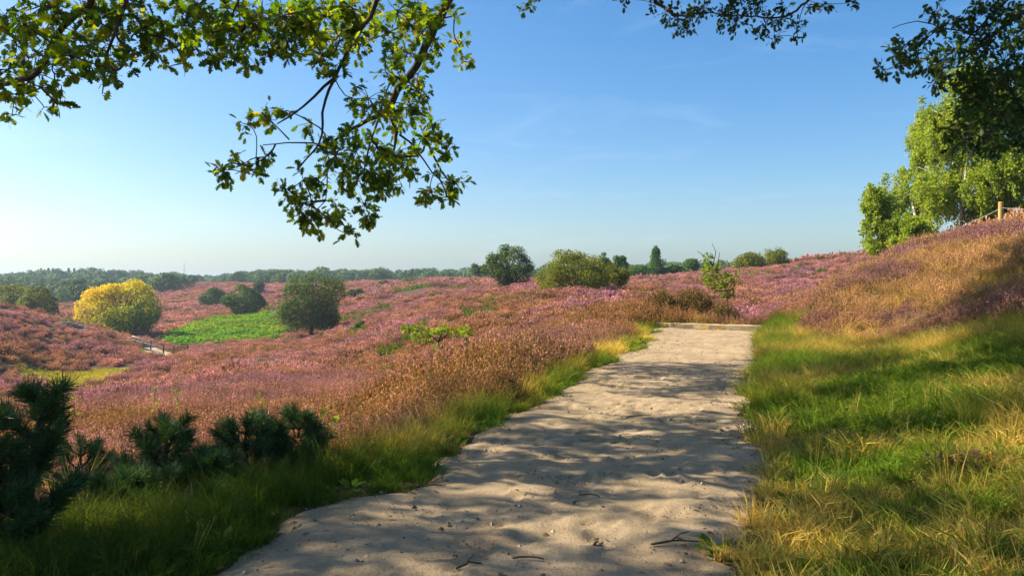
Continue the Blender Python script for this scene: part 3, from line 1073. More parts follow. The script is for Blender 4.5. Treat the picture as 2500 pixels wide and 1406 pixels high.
tree('shrub', 940, 190, 684, 30, 'dark bush on the middle skyline, leftmost of the pair before the woods', 'shrub', seed=11, base=.0, nl=12, nleaf=2000, leaf=.34, lobe=.25, multi=True)
tree('shrub', 1005, 190, 683, 58, 'wide olive bush on the middle skyline before the woods', 'shrub', seed=12, base=.0, nl=18, nleaf=3000, leaf=.34, lobe=.2, leafmat='olive_leaf', multi=True)
tree('shrub', 1097, 140, 675, 38, 'low olive bush on the crest left of the two big round trees', 'shrub', seed=13, base=.0, nl=12, nleaf=1800, leaf=.26, lobe=.2, leafmat='olive_leaf', multi=True)
tree('oak_tree', 1170, 185, 640, 40, 'rounded dark tree peeping from behind the left side of the open-branched oak', seed=14, base=.0, nl=18, nleaf=3500, leaf=.4, lobe=.22)
tree('oak_tree', 1247, 90, 601, 128, 'open-branched dark oak on the ridge, left of the low spreading tree', seed=15, base=.02, nl=38, nleaf=8500, leaf=.20, lobe=.15, leafmat='green_leaf', multi=True, trunk_r=.2, fill=.35)
tree('oak_tree', 1405, 58, 613, 205, 'low spreading olive tree with many fanned stems on the heather ridge', seed=16, base=.0, nl=60, nleaf=15000, leaf=.13, lobe=.12, leafmat='olive_leaf', multi=True, trunk_r=.13, fill=.3)
tree('oak_tree', 1497, 62, 648, 80, 'small olive tree touching the right side of the low spreading tree', seed=17, base=.0, nl=24, nleaf=5000, leaf=.14, lobe=.16, leafmat='olive_leaf', multi=True, trunk_r=.08, fill=.35)
tree('poplar_tree', 1478, 125, 621, 40, 'green tree behind the low spreading tree, left one of the pair', seed=18, base=.0, nl=40, nleaf=4500, leaf=.30, lobe=.24, leafmat='poplar_leaf')
tree('poplar_tree', 1513, 128, 617, 38, 'green tree behind the small olive tree, taller one of the pair', seed=19, base=.0, nl=40, nleaf=4500, leaf=.30, lobe=.24, leafmat='poplar_leaf')
tree('poplar_tree', 1601, 150, 600, 34, 'tall narrow column-shaped green tree on the skyline', seed=20, base=.0, nl=70, nleaf=6500, leaf=.28, lobe=.36, leafmat='poplar_leaf', taper=.75)
tree('shrub', 1560, 150, 648, 66, 'round green shrub at the left foot of the tall narrow tree', 'shrub', seed=21, base=.0, nl=18, nleaf=3500, leaf=.32, lobe=.2, leafmat='poplar_leaf', multi=True)
tree('shrub', 1645, 150, 646, 56, 'round green shrub at the right foot of the tall narrow tree', 'shrub', seed=22, base=.0, nl=18, nleaf=3500, leaf=.32, lobe=.2, leafmat='poplar_leaf', multi=True)
tree('poplar_tree', 1687, 160, 630, 40, 'egg-shaped green tree on the skyline between the narrow tree and the leafy sapling', seed=23, base=.0, nl=40, nleaf=4500, leaf=.32, lobe=.24, leafmat='poplar_leaf')
for k, (u, w, vt) in enumerate(((1830, 90, 612), (1870, 108, 604), (1908, 72, 606))):
    tree('shrub', u, 112 + k, vt, w, ('olive bush at the left end of the row on the right-hand ridge', 'broad olive bush in the middle of the row on the right-hand ridge',
         'olive bush with a pointed top at the right end of the ridge row')[k], 'shrub', 'bushes in a row on the right-hand ridge', seed=24 + k, base=.0, nl=22, nleaf=4000, leaf=.22, lobe=.17,
         leafmat='olive_leaf', multi=True, fill=.4)
for k, (u, Y, vt, w, lab) in enumerate((
        (1063, 104, 712, 34, 'low bright green broom bush on the middle slope, left of the similar one'),
        (1105, 102, 718, 34, 'low bright green broom bush on the middle slope, right of the similar one'),
        (972, 78, 766, 34, 'small vivid green bush halfway down the middle slope'),
        (880, 74, 783, 34, 'flat yellowish green bush right of the dark round tree'),
        (798, 82, 826, 38, 'fresh green grassy bush just right of the dark tree trunk'),
        (725, 92, 832, 70, 'yellow green low bush under the left of the dark tree'),
        (1300, 95, 708, 26, 'small green bush between the two big ridge trees'),
        (2007, 84, 667, 30, 'small vivid green bush on the right hillside above the sand scar'),
        (1960, 92, 664, 46, 'flat green bush on the right hillside left of the vivid one'),
        (1725, 100, 672, 70, 'flat pale green bush on the ridge behind the leafy sapling'))):
    tree('broom_bush', u, Y, vt, w, lab, 'bush', seed=40 + k, base=.0, nl=12, nleaf=1500, leaf=.16, lobe=.2, leafmat='broom', multi=True, trunk_r=.05)


# ------------------------------------------------------------------ far woods: one mass
def far_tree(rng, spire=False):
    n = 620
    if spire:
        z = rng.uniform(.08, 1, n)
        r = (1 - z) * .24 * rng.uniform(.5, 1.1, n)
        t = rng.uniform(0, 6.28, n)
        pos = np.stack([r * np.cos(t), r * np.sin(t), z], 1)
        d = unit(np.stack([np.cos(t), np.sin(t), np.full(n, .3)], 1))
    else:
        nl = 16
        dd = rdirs(rng, nl)
        cen = np.array((0, 0, .56)) + dd * np.array((.30, .30, .27))
        pk = rng.integers(0, nl, n)
        d = unit(rdirs(rng, n) + dd[pk] * .5 + np.array((0, 0, .3)))
        pos = cen[pk] + d * (.19 * rng.uniform(.7, 1.1, n))[:, None]
    nr = unit(d + rng.normal(0, .35, (n, 3)))
    v, f = quads(pos, np.cross(nr, rdirs(rng, n)), nr, .085 * rng.uniform(.7, 1.3, n), .075)
    c = np.repeat(rng.uniform(.7, 1.3, (n, 1)) * np.ones(3), 4, 0)
    return v, f, c


fp = [far_tree(rng) for _ in range(5)] + [far_tree(rng, True)]
px, py, pk, ps = [], [], [], []
for u0, u1, y0, y1, n, hs in ((-350, 200, 212, 445, 330, 7.6), (150, 480, 240, 445, 170, 7.4), (400, 700, 395, 470, 90, 9.2), (600, 1250, 340, 460, 230, 8.6), (560, 720, 290, 340, 20, 6.5),
                              (1150, 1560, 300, 400, 110, 8.6), (1500, 2000, 230, 380, 150, 8.2), (1900, 2700, 300, 420, 120, 9)):
    Yr = np.sqrt(rng.uniform(y0 * y0, y1 * y1, n))
    ur = rng.uniform(u0, u1, n)
    px.append((ur - 1250) / FPX * Yr)
    py.append(Yr)
    k = rng.integers(0, 5, n)
    sp_ = (Yr > 400) & (ur < 200) & (rng.uniform(size=n) < .55)
    pk.append(np.where(sp_, 5, k))
    ps.append(hs * rng.uniform(.8, 1.12, n) * np.where(sp_, 1.15, 1))
px, py, pk, ps = map(np.concatenate, (px, py, pk, ps))
gzw = height(px, py)
uu_ = px / py * FPX + 1250
sky_v = np.interp(uu_, [-350, 0, 100, 250, 350, 450, 480, 560, 620, 700, 900, 1000, 1150, 1300, 1500, 1560, 1650, 1700, 1790, 2000],
                  [672, 668, 661, 659, 666, 672, 675, 672, 664, 661, 662, 662, 656, 652, 648, 646, 636, 634, 640, 640]) + RNG.normal(1, 4.5, len(px))
cap = EYE + (703 - sky_v) / FPX * py - gzw + .6
ps = np.where(py > 375, np.clip(cap, 4, 14), np.clip(np.minimum(ps, cap), 3, 14))
hh = np.array((.075, .14, .035)) * rng.uniform(.7, 1.35, (len(px), 1)) * np.where(rng.uniform(size=(len(px), 1)) < .25, np.array((1.35, 1.15, .9)), 1.0)
hh[pk == 5] *= .6
rot = np.stack([0 * px, 0 * px, rng.uniform(0, 6.28, len(px))], 1)
ws = ps * rng.uniform(.95, 1.3, len(px))
scatter('woodland', fp, np.stack([px, py, height(px, py) - .6], 1), pk, rot, np.stack([ws, ws, ps], 1), hh, M['wood_far'],
        'distant blue-green woods along the horizon', 'woods')

# radio mast far beyond the woods
g = Geo()
mp_ = on(450, 520)
mt = P(450, 640, 520)[2] - mp_[2]
for a in range(3):
    q = np.array((math.cos(a * 2.094), math.sin(a * 2.094), 0))
    g.tube([q * .45, q * .3 + np.array((0, 0, mt * .97))], [.09, .07], 4)
zz = np.linspace(0, mt * .97, 16)
for z0, z1 in zip(zz[:-1], zz[1:]):
    for a in range(3):
        q = np.array((math.cos(a * 2.094), math.sin(a * 2.094), 0)) * .4
        q2 = np.array((math.cos(a * 2.094 + 2.094), math.sin(a * 2.094 + 2.094), 0)) * .4
        g.tube([q + (0, 0, z0), q2 + (0, 0, z1)], .04, 3)
g.tube([(0, 0, mt * .95), (0, 0, mt)], .06, 5)
r = thing('radio_mast', mp_, 'thin grey lattice mast rising above the far woods', 'mast')
link('lattice', g.mesh('lattice', M['wire']), r)


# ------------------------------------------------------------------ birches on the right bank
def birch(u, Y, vtop, wpx, label, seed, low=.06, nstr=420, dense=1.5, group='birches behind the bank'):
    rng = np.random.default_rng(seed)
    o = on(u, Y, -.15)
    H = P(u, vtop, Y)[2] - o[2]
    W = wpx * Y / FPX
    b, g = Geo(), Geo()
    sway = rng.normal(0, .025, (6, 2)).cumsum(0) * H
    zs = np.linspace(0, H * .96, 6)
    tp = np.stack([sway[:, 0], sway[:, 1], zs], 1)
    tp[0, :2] = 0
    r0 = .016 * H ** .9
    b.tube(tp, np.linspace(r0, r0 * .08, 6), 8)
    nb = 34
    nodes = []
    for i in range(nb):
        z = H * rng.uniform(max(low + .02, .08), .95)
        st = np.array([np.interp(z, zs, tp[:, 0]), np.interp(z, zs, tp[:, 1]), z])
        t = rng.uniform(0, 6.28)
        prof = np.interp(z / H, [0, .15, .4, .75, 1], [.6, .95, 1, .6, .12])
        L = W / 2 * prof * rng.uniform(.5, 1.0)
        e = st + np.array((math.cos(t) * L, math.sin(t) * L, L * .75))
        mid = (st + e) / 2 + np.array((0, 0, .12 * L))
        dr = e + np.array((math.cos(t) * L * .15, math.sin(t) * L * .15, -L * .18))
        b.tube([st, mid, e, dr], [r0 * .32 * (1 - z / H * .6), r0 * .2, r0 * .1, r0 * .04], 5, False)
        for s in np.linspace(.25, 1, 7):
            nodes.append(st * (1 - s) ** 2 + 2 * mid * s * (1 - s) + e * s * s)
    nodes = np.array(nodes)
    # hanging sprays
    k = rng.integers(0, len(nodes), nstr)
    Pn, An, Tn = [], [], []
    for i in k:
        p0 = nodes[i] + rng.normal(0, .07 * W, 3)
        Ls = rng.uniform(.35, 1.0) * min(.12 * H, 1.3)
        m = int((26 + Ls * 34) * dense)
        s = rng.uniform(0, 1, m)
        dx = rng.normal(0, .25, 2) * Ls
        q = p0 + np.stack([dx[0] * s, dx[1] * s, .12 * Ls - Ls * s ** 1.3], 1) + rng.normal(0, .10, (m, 3)) * np.array((1, 1, .8))
        Pn.append(q)
        Tn.append(np.clip(rng.normal(.5, .2, m) + rng.uniform(-.2, .2), 0, 1))
        b.tube([p0, p0 + np.array((dx[0] * .5, dx[1] * .5, -.35 * Ls)), p0 + np.array((dx[0], dx[1], -Ls))], [.008, .006, .004], 3, False)
    Pn, Tn = np.vstack(Pn), np.concatenate(Tn)
    ok = Pn[:, 2] > low * H * .5
    Pn, Tn = Pn[ok], Tn[ok]
    n = len(Pn)
    g.leaves(Pn, rdirs(rng, n) + np.array((0, 0, -.8)), rdirs(rng, n), rng.uniform(.09, .16, n), RHOMB * np.array((1, 1.2, 1)), Tn)
    r = thing('birch_tree', o, label, 'tree', group)
    link('trunk', b.mesh('trunk', M['birch_bark'], True), r)
    link('crown', g.mesh('crown', M['birch_leaf']), r)


birch(2345, 42.5, 175, 250, 'tallest birch behind the bank, its top reaching into the dark oak leaves', 301, .05, 520)
birch(2262, 45, 262, 165, 'slender birch at the outer left of the tall birch', 302, .05, 330)
birch(2172, 41, 452, 115, 'short bushy birch at the left foot of the birch group, nearest the far hill', 303, .0, 230)
birch(2450, 41, 215, 200, 'birch standing behind the fence post on the bank', 304, .03, 420)
birch(2570, 44, 190, 220, 'birch half cut by the right edge of the photo', 305, .03, 300)
birch(2215, 40, 540, 110, 'low birch bush whose leaves hang over the crest of the bank', 306, .0, 170)

# ------------------------------------------------------------------ wire fence on the bank
fr = thing('wire_fence', on(2443, 28), 'wire fence with a pale wooden post on top of the heather bank', 'fence')
base = np.array(fr.location)
fpts = [on(2443, 28), on(2130, 37), on(2760, 25)]
for q in fpts:
    g = Geo()
    l = q - base
    hgt = 1.12 if q is fpts[0] else .95
    an_ = np.linspace(0, 2 * np.pi, 12, endpoint=False)
    g.tube([l + (0, 0, -.3), l + (.005, 0, hgt * .5), l + (.01, 0, hgt - .02), l + (.01, 0, hgt)], [.085, .085, .083, .07], 14)
    link('post', g.mesh('post', M['post_wood'], False), fr)
for hh_ in (.90, .52):
    for a_, b_ in ((fpts[0], fpts[1]), (fpts[0], fpts[2])):
        g = Geo()
        s = np.linspace(0, 1, 12)[:, None]
        w = (a_ - base) * (1 - s) + (b_ - base) * s + np.array((0, -.09, hh_)) - np.array((0, 0, .22)) * (s * (1 - s)) * 2
        g.tube(w, .011, 5)
        link('wire', g.mesh('wire', M['wire']), fr)

# ------------------------------------------------------------------ timber edge at the end of the path
def log_mesh(a, b, r, mat, name='log', seed=0, sides=12, flat=.8):
    rg = np.random.default_rng(seed)
    g = Geo()
    n = 14
    s = np.linspace(0, 1, n)[:, None]
    pts = a * (1 - s) + b * s + rg.normal(0, r * .05, (n, 3))
    rad = r * (1 + rg.normal(0, .03, n))
    rad[0] *= .93
    rad[-1] *= .93
    g.tube(pts, rad, sides)
    return g.mesh(name, mat, False)


la = np.array((4.55, 25.1, h1(4.55, 25.1) + .06))
lb = np.array((7.75, 24.05, h1(7.75, 24.05) + .05))
lt = thing('log_step', (la + lb) / 2, 'squared pale log laid across the far end of the sand path', 'log')
mid = np.array(lt.location)
g = Geo()
rg = np.random.default_rng(12)
ns_ = 16
t_ = np.linspace(0, 1, ns_)[:, None]
cp = (la - mid) * (1 - t_) + (lb - mid) * t_ + rg.normal(0, .008, (ns_, 3))
ac = unit(np.cross(lb - la, (0, 0, 1)))
prof = [(-.10, -.12), (-.105, .02), (-.075, .055), (.07, .06), (.10, .03), (.10, -.12)]
V = np.stack([cp + ac * (p_[0] + rg.normal(0, .004, (ns_, 1))) + np.array((0, 0, 1)) * (p_[1] + rg.normal(0, .006, (ns_, 1))) for p_ in prof], 1)
np_ = len(prof)
F = np.array([[i * np_ + j, i * np_ + (j + 1) % np_, (i + 1) * np_ + (j + 1) % np_, (i + 1) * np_ + j] for i in range(ns_ - 1) for j in range(np_)])
g.add(V.reshape(-1, 3), F)
g.F.setdefault(np_, []).append(np.array([np.arange(np_)[::-1], (ns_ - 1) * np_ + np.arange(np_)]))
link('beam', g.mesh('beam', M['log_wood']), lt)
for s in (.2, .8):
    q = la * (1 - s) + lb * s - mid + np.array((.03, .17, -.05))
    g = Geo()
    g.tube([q + (0, 0, -.4), q + (0, 0, .02)], [.05, .045], 9)
    link('stake', g.mesh('stake', M['log_wood']), lt)

# wooden stairs down the left hill, rails and posts
st = thing('wooden_stairs', STAIR[0], 'weathered timber stairs climbing the heather hill on the left', 'stairs')
sb = np.array(st.location)


def step(q, w=2.3):
    g = Geo()
    V = np.array([(sx * w / 2, sy * .22, sz * .11) for sx in (-1, 1) for sy in (-1, 1) for sz in (-1, 1)]) + (q - sb) + np.array((0, 0, .16))
    g.add(V, [(0, 1, 3, 2), (4, 6, 7, 5), (0, 4, 5, 1), (2, 3, 7, 6), (0, 2, 6, 4), (1, 5, 7, 3)])
    link('step', g.mesh('step', M['step_wood']), st)


for s in np.linspace(.05, .95, 6):
    q = STAIR[0] * (1 - s) + STAIR[1] * s
    step(np.array((q[0], q[1], h1(q[0], q[1]))))
for s in np.linspace(.05, .8, 4):
    q = STAIR[2] * (1 - s) + STAIR[3] * s
    step(np.array((q[0], q[1], h1(q[0], q[1]))), 1.9)
ra, rm, rb = on(322, 88.5, .75), on(368, 89, .62), on(418, 89.5, .22)
rl = thing('log_rail', ra, 'pale fallen log rail beside the foot of the stairs', 'rail')
g = Geo()
g.tube(np.array([ra, (ra + rm) / 2, rm, (rm + rb) / 2, rb]) - ra, [.14, .13, .13, .12, .12], 9)
link('rail', g.mesh('rail', M['pale_log'], True), rl)
for k, (u, Y, lab) in enumerate(((368, 87.5, 'short brown post in the middle of the pale log rail'), (399, 87.5, 'short brown post near the lower end of the pale log rail'),
                                 (424, 88, 'short brown post at the right end of the bare sand patch'), (458, 90, 'short brown post standing alone in heather right of the sand patch'))):
    g = Geo()
    g.tube([(0, 0, -.2), (.01, 0, .5), (.02, 0, .93), (.02, 0, .98)], [.08, .08, .075, .05], 9)
    link('marker_post', g.mesh('marker_post', M['twig_bark']), None, lab, 'post', 'posts at the foot of the stairs', None, on(u, Y))


# ------------------------------------------------------------------ big oaks over the path
def grow(rng, base, start, clumps, fixed, leafmat, leaf, nleaf, tpl, label, crownR=None, trunk_r=.32, bough_names=('bough',)):
    """trunk from base up to start; every clump is joined by a twig to the nearest wood already there"""
    root = thing('oak_tree', base, label, 'tree')
    b0 = np.array(base, float)
    g = Geo()
    st_ = np.array(start, float)
    md = (b0 + st_) / 2 + rng.normal(0, .12, 3)
    g.tube(np.array([b0 - (0, 0, .4), b0 + (0, 0, .3), md, st_, st_ + (0, 0, 2.0)]) - b0, [trunk_r * 1.6, trunk_r * 1.1, trunk_r, trunk_r * .8, trunk_r * .3], 12)
    link('trunk', g.mesh('trunk', M['oak_bark'], True), root)
    nodes, par = [st_], [-1]
    forced = {}
    for line, r in fixed:
        line = np.asarray(line, float)
        # smooth and resample
        seg = np.concatenate([[0], np.cumsum(np.linalg.norm(np.diff(line, axis=0), axis=1))])
        n = max(3, int(seg[-1] / .12))
        s = np.linspace(0, seg[-1], n)
        pts = np.stack([np.interp(s, seg, line[:, i]) for i in range(3)], 1)
        for _ in range(2):
            pts[1:-1] = pts[1:-1] * .5 + (pts[:-2] + pts[2:]) * .25
        pts[1:-1] += rng.normal(0, .008, (n - 2, 3))
        rad = np.interp(s, [0, seg[-1]], [r[0], r[1]])
        g = Geo()
        g.tube(pts - b0, rad, 8)
        link('bough', g.mesh('bough', M['oak_bark'], True), root)
        for q in pts[::2]:
            nodes.append(q)
            par.append(-2)
    order = np.argsort(np.linalg.norm(clumps[:, :3] - st_, axis=1)) if len(fixed) == 0 else None
    todo = list(range(len(clumps)))
    arr = np.zeros((len(nodes) + len(clumps), 3))
    arr[:len(nodes)] = nodes
    k = len(nodes)
    npar = list(par)
    idx = {}
    if order is None:
        dmin = np.array([np.linalg.norm(arr[:k] - c[:3], axis=1).min() for c in clumps])
        order = np.argsort(dmin)
    for i in order:
        c = clumps[i, :3]
        dd = np.linalg.norm(arr[:k] - c, axis=1)
        j = int(np.argmin(dd))
        arr[k] = c
        npar.append(j)
        k += 1
    cnt = np.zeros(k)
    nn = len(nodes)
    for i in range(k - 1, nn - 1, -1):
        cnt[i] += 1
        cnt[npar[i]] += cnt[i]
    g = Geo()
    for i in range(nn, k):
        j = npar[i]
        a, b = arr[j], arr[i]
        L = np.linalg.norm(b - a)
        r1 = min(.0045 * cnt[i] ** .5, .032)
        r0 = min(.0055 * max(cnt[i], 1) ** .5 + .001, .036)
        m_ = (a + b) / 2 + rng.normal(0, .10, 3) * L
        q1 = a * .75 + b * .25 + (m_ - (a + b) / 2) * .6
        q3 = a * .25 + b * .75 + (m_ - (a + b) / 2) * .8
        g.tube(np.array([a, q1, m_, q3, b]) - b0, np.linspace(r0, r1, 5), 5, False)
    lg = Geo()
    for c in clumps:
        n = int(nleaf * c[4])
        big = c[5] > 1
        rd = c[3]
        # a few short twigs with leaves along them
        nt_ = max(3, n // 6)
        td = unit(rdirs(rng, nt_) + np.array((0, 0, -.15)))
        ti = rng.integers(0, nt_, n)
        s = rng.uniform(.25, 1.05, n)
        pos = c[:3] + td[ti] * (rd * s)[:, None] + rng.normal(0, rd * .14, (n, 3))
        ax = unit(td[ti] * .7 + rng.normal(0, .6, (n, 3)) + np.array((0, 0, -.25)))
        nr = unit(rng.normal(0, .6, (n, 3)) + np.array((0, 0, .8)))
        lg.leaves(pos - b0, ax, nr, c[5] * leaf * rng.uniform(.65, 1.2, n), OAKLITE if big else tpl, np.clip(rng.normal(.42, .22, n) + rng.uniform(-.15, .2), 0, 1))
        for t in td:
            g2 = c[:3] - b0
            g.tube(np.array([g2, g2 + t * rd * .5 + rng.normal(0, .01, 3), g2 + t * rd * .95]), [.005, .004, .002], 3, False)
    tw = link('twigs', g.mesh('twigs', M['twig_bark'], True), root)
    tw['kind'] = 'stuff'
    link('crown', lg.mesh('crown', M[leafmat]), root)
    return root


# visible boughs of the oak over the camera
def pline(pts, Y):
    Ys = np.broadcast_to(np.asarray(Y, float), (len(pts),)) if np.ndim(Y) == 0 else np.interp(np.linspace(0, 1, len(pts)), np.linspace(0, 1, len(Y)), Y)
    return np.array([P(u, v, yy) for (u, v), yy in zip(pts, Ys)])


rb_ = np.random.default_rng(77)
TB = np.array((1.6, -4.2, 5.2))
main = pline([(1103, 0), (1069, 55), (1035, 120), (1018, 166), (984, 200), (958, 239), (949, 269)], (8.7, 9.2))
fixed = [
    (np.vstack([TB, (1.2, -.5, 6.6), (.4, 4, 6.7), (-.3, 7, 5.9), main]), (.13, .040)),
    (pline([(949, 269), (924, 290), (864, 307), (796, 358)], (9.2, 9.0)), (.032, .012)),
    (pline([(949, 269), (971, 286), (975, 329), (958, 384)], (9.2, 9.4)), (.032, .010)),
    (pline([(975, 329), (1001, 341), (1022, 380), (1052, 422), (1099, 463)], (9.3, 9.6)), (.014, .006)),
    (pline([(924, 290), (919, 324), (890, 380), (892, 465)], (9.2, 9.0)), (.014, .006)),
    (np.vstack([(.4, 4, 6.7), (-.6, 6.2, 5.9), pline([(922, 0), (907, 43), (877, 81), (847, 124), (821, 188), (796, 230), (785, 277), (792, 324), (783, 358), (753, 380), (727, 414)], (8.0, 8.5))]), (.06, .008)),
    (pline([(821, 188), (770, 235), (736, 269), (676, 303)], (8.25, 8.2)), (.018, .007)),
    (pline([(796, 358), (753, 346), (706, 341), (685, 358), (642, 354)], (9.0, 8.6)), (.010, .005)),
    (pline([(706, 341), (676, 303), (640, 275)], (8.8, 8.5)), (.009, .004)),
    (pline([(670, 360), (650, 390), (610, 420), (575, 425)], (8.6, 8.4)), (.008, .004)),
    (pline([(796, 358), (808, 400), (800, 440), (795, 490)], (9.0, 9.0)), (.011, .005)),
    (np.vstack([TB, (-.8, -.5, 6.3), (-2.6, 3.5, 6.2), (-3.4, 6.2, 4.9), pline([(232, 0), (221, 16), (193, 31), (167, 47), (146, 86), (117, 112), (120, 146), (109, 174), (78, 187), (39, 203), (-30, 205), (-120, 215)], (7.6, 8.0))]), (.12, .022)),
    (pline([(315, -60), (315, 0), (299, 42), (276, 96), (245, 159), (265, 198), (250, 230)], (7.4, 7.8)), (.026, .005)),
    (pline([(560, -70), (502, 0), (476, 34), (416, 75), (364, 104)], (8.0, 8.1)), (.024, .007)),
    (pline([(167, 47), (112, 34), (73, 42), (0, 73), (-80, 90)], (7.7, 8.0)), (.020, .009)),
    (pline([(133, 180), (133, 198), (130, 260)], (7.8, 7.8)), (.007, .004)),
    (pline([(600, -60), (572, 0), (585, 50), (588, 80)], (8.2, 8.2)), (.018, .006)),
    (pline([(735, -60), (733, 0), (745, 45), (760, 90), (790, 110)], (8.4, 8.4)), (.02, .006)),
]
CL = """605,305,25 650,275,30 700,270,22 665,300,20 545,415,28 590,405,30 625,385,28 630,430,12 760,300,28 775,355,30 900,240,40 870,270,30 930,260,35
1000,260,45 1020,220,30 980,290,40 850,330,30 870,370,45 820,380,40 920,360,50 960,380,45 900,420,45 850,430,40 950,420,40 1000,400,30 920,450,30 980,450,12
1055,310,35 1075,350,35 1040,340,18 1095,370,20 1060,420,18 1110,445,33 1050,465,25 1090,480,20 1040,495,15 740,440,35 700,470,30 720,500,35 770,450,25
760,500,40 820,500,30 890,500,40 900,520,25 760,540,35 800,530,25 850,565,20 840,550,16 1080,30,40 1060,100,40 1120,110,30 1130,150,18 1000,60,40 970,30,40
950,80,40 1000,130,40 1020,180,30 960,130,30 940,170,28 960,190,30 1110,40,15 570,40,45 600,80,45 640,30,45 690,40,50 740,30,50 790,40,50 840,40,50 720,80,40
780,90,40 830,100,40 880,110,35 600,130,35 580,150,20 680,120,35 660,140,20 720,130,25 790,140,35 820,160,25 560,100,35 900,30,40 860,20,40
30,230,35 60,210,30 30,280,22 140,255,25 108,262,12 280,170,35 300,160,25 230,175,22 370,130,22 410,165,12 450,155,12 440,110,30 480,120,30 530,130,30 400,80,30
450,60,35 500,40,35 380,90,25 350,100,25 520,80,30 430,20,30 480,10,30 540,60,28 510,105,25 20,25,40 60,60,42 100,15,40 140,30,38 40,110,40 90,130,40 20,170,40 60,175,36
150,120,38 190,80,40 180,140,38 220,110,40 215,150,30 250,60,42 270,110,38 300,80,36 290,30,40 330,40,36 320,120,28 200,25,36 110,80,36 165,170,26 150,210,20 100,215,22
10,215,30 190,185,16 240,20,38 345,70,24 545,20,30 30,75,36 130,160,30 240,140,30 350,10,30 390,40,20 655,75,38 620,55,36 700,85,34 760,60,36 870,60,36 920,60,30 1045,55,32 1030,20,36""".split()
cl = []
for q in CL:
    u, v, r = map(float, q.split(','))
    Y = (7.7 if u < 540 else 8.3 if v < 200 and u < 900 else 8.8) + rb_.normal(0, .35)
    c = P(u, v, Y)
    cl.append((*c, max(r, 14) * Y / FPX * 1.12, (r / 35) ** 1.5 * rb_.uniform(.75, 1.2) * (.68 if u < 340 else .9), 1))


SHADE = [(-7.5, 8.8), (-3.4, 8.3), (-1.2, 8.7), (.4, 11), (2.0, 15.7), (4.9, 16.2), (7.2, 17.2), (9.4, 17.4), (12.9, 20.4), (17.5, 24), (23, 23), (22, 6), (9, .5), (-7.5, .5)]
def gpt(u, v):
    """where a spot of the near ground seen in the photograph lies"""
    Y = EYE * FPX / (v - 703)
    for _ in range(4):
        x = (u - 1250) / FPX * Y
        Y = (EYE - h1(x, Y) - .02) * FPX / (v - 703)
    return np.array(((u - 1250) / FPX * Y, Y, 0))


LIT = [[gpt(*q)[:2] for q in poly] for poly in (
    ((1890, 1070), (2050, 1000), (2300, 955), (2430, 930), (2440, 985), (2250, 1035), (2050, 1065)),
    ((1990, 1150), (2200, 1100), (2340, 1060), (2340, 1085), (2100, 1155)),
    ((2200, 1300), (2290, 1245), (2330, 1265), (2270, 1310)), ((1980, 905), (2060, 850), (2090, 860), (2020, 905)),
    ((2250, 905), (2330, 860), (2350, 880), (2280, 915)), ((1450, 1250), (1600, 1225), (1620, 1265), (1470, 1285)),
    ((280, 1300), (430, 1265), (450, 1320), (300, 1350)), ((110, 1130), (260, 1115), (260, 1190), (120, 1210)), ((1850, 1260), (1960, 1240), (1960, 1262), (1860, 1280)))]


def canopy(rng, n, holes, seed, rad=.42):
    """leaf clumps of the oaks overhead: high enough to stay above what the lens sees, over the ground they shade"""
    sd = np.array(S_DIR) / S_DIR.z
    out = []
    while len(out) < n:
        x, y = rng.uniform(-7.5, 22), rng.uniform(.5, 25)
        ax, ay = np.array([x]), np.array([y])
        if not inpoly(ax, ay, SHADE)[0] or any(inpoly(ax + ox, ay + oy, q)[0] for q in LIT for ox, oy in ((0, 0), (.1, .45), (-.1, -.45), (.45, 0), (-.45, 0))):
            continue
        d = max(0., x - 2.0) / 2.0 if y > 9 else 0
        if fbm(ax, ay, 1.9, 200 + seed)[0] < holes - (.10 if x < -1.2 and y < 8.5 else 0) - (.07 if x > 8 or y < 6.8 else .09 if x > 1.9 and y < 13 else 0):
            continue
        if np.hypot(SPOTS[:, 0] - x, SPOTS[:, 1] - y).min() < .40 and rng.uniform() < .45:
            continue
        gh = h1(x, y)
        h = rng.uniform(6.3, 8.5)
        for _ in range(80):
            q = np.array((x, y, gh)) + sd * h
            if q[1] < .5 or abs(q[0]) / q[1] > .70 or q[2] > EYE + .375 * q[1] + rad * 1.3:
                break
            h += .25
        q = np.array((x, y, gh)) + sd * (h + rng.exponential(1.0))
        out.append((*q, rad * rng.uniform(.7, 1.25), rng.uniform(.7, 1.3), 2.0))
    return np.array(out)


SPOTS = np.array([(c[0] - S_DIR.x / S_DIR.z * c[2], c[1] - S_DIR.y / S_DIR.z * c[2]) for c in cl])
CAN = canopy(np.random.default_rng(76), 3700, .385, 1)
canA = CAN[CAN[:, 0] < -5.5]
canB = CAN[(CAN[:, 0] >= -5.5) & (CAN[:, 1] < 12.5)]
canC = CAN[(CAN[:, 0] >= -5.5) & (CAN[:, 1] >= 12.5)]
canB[:, 4] *= .6
canC[:, 4] *= .6
vis = np.array(cl)
canB[:, 4] *= .8
grow(rb_, (1.9, -4.6, h1(1.9, -4.6)), TB, np.vstack([vis, canB]), fixed, 'oak_leaf', .098, 64, OAK,
     'oak whose leafy boughs hang down across the upper left of the photo')
# tall oak to the left of the path: it only shows by its shade
ra_ = np.random.default_rng(78)
canA[:, 4] *= .55

grow(ra_, (-13.2, 6.0, h1(-13.2, 6.0)), (-12.6, 6.2, 5.6), canA, [], 'oak_leaf', .075, 58, OAKLITE,
     'tall oak left of the path, throwing the dappled shade over the sand')
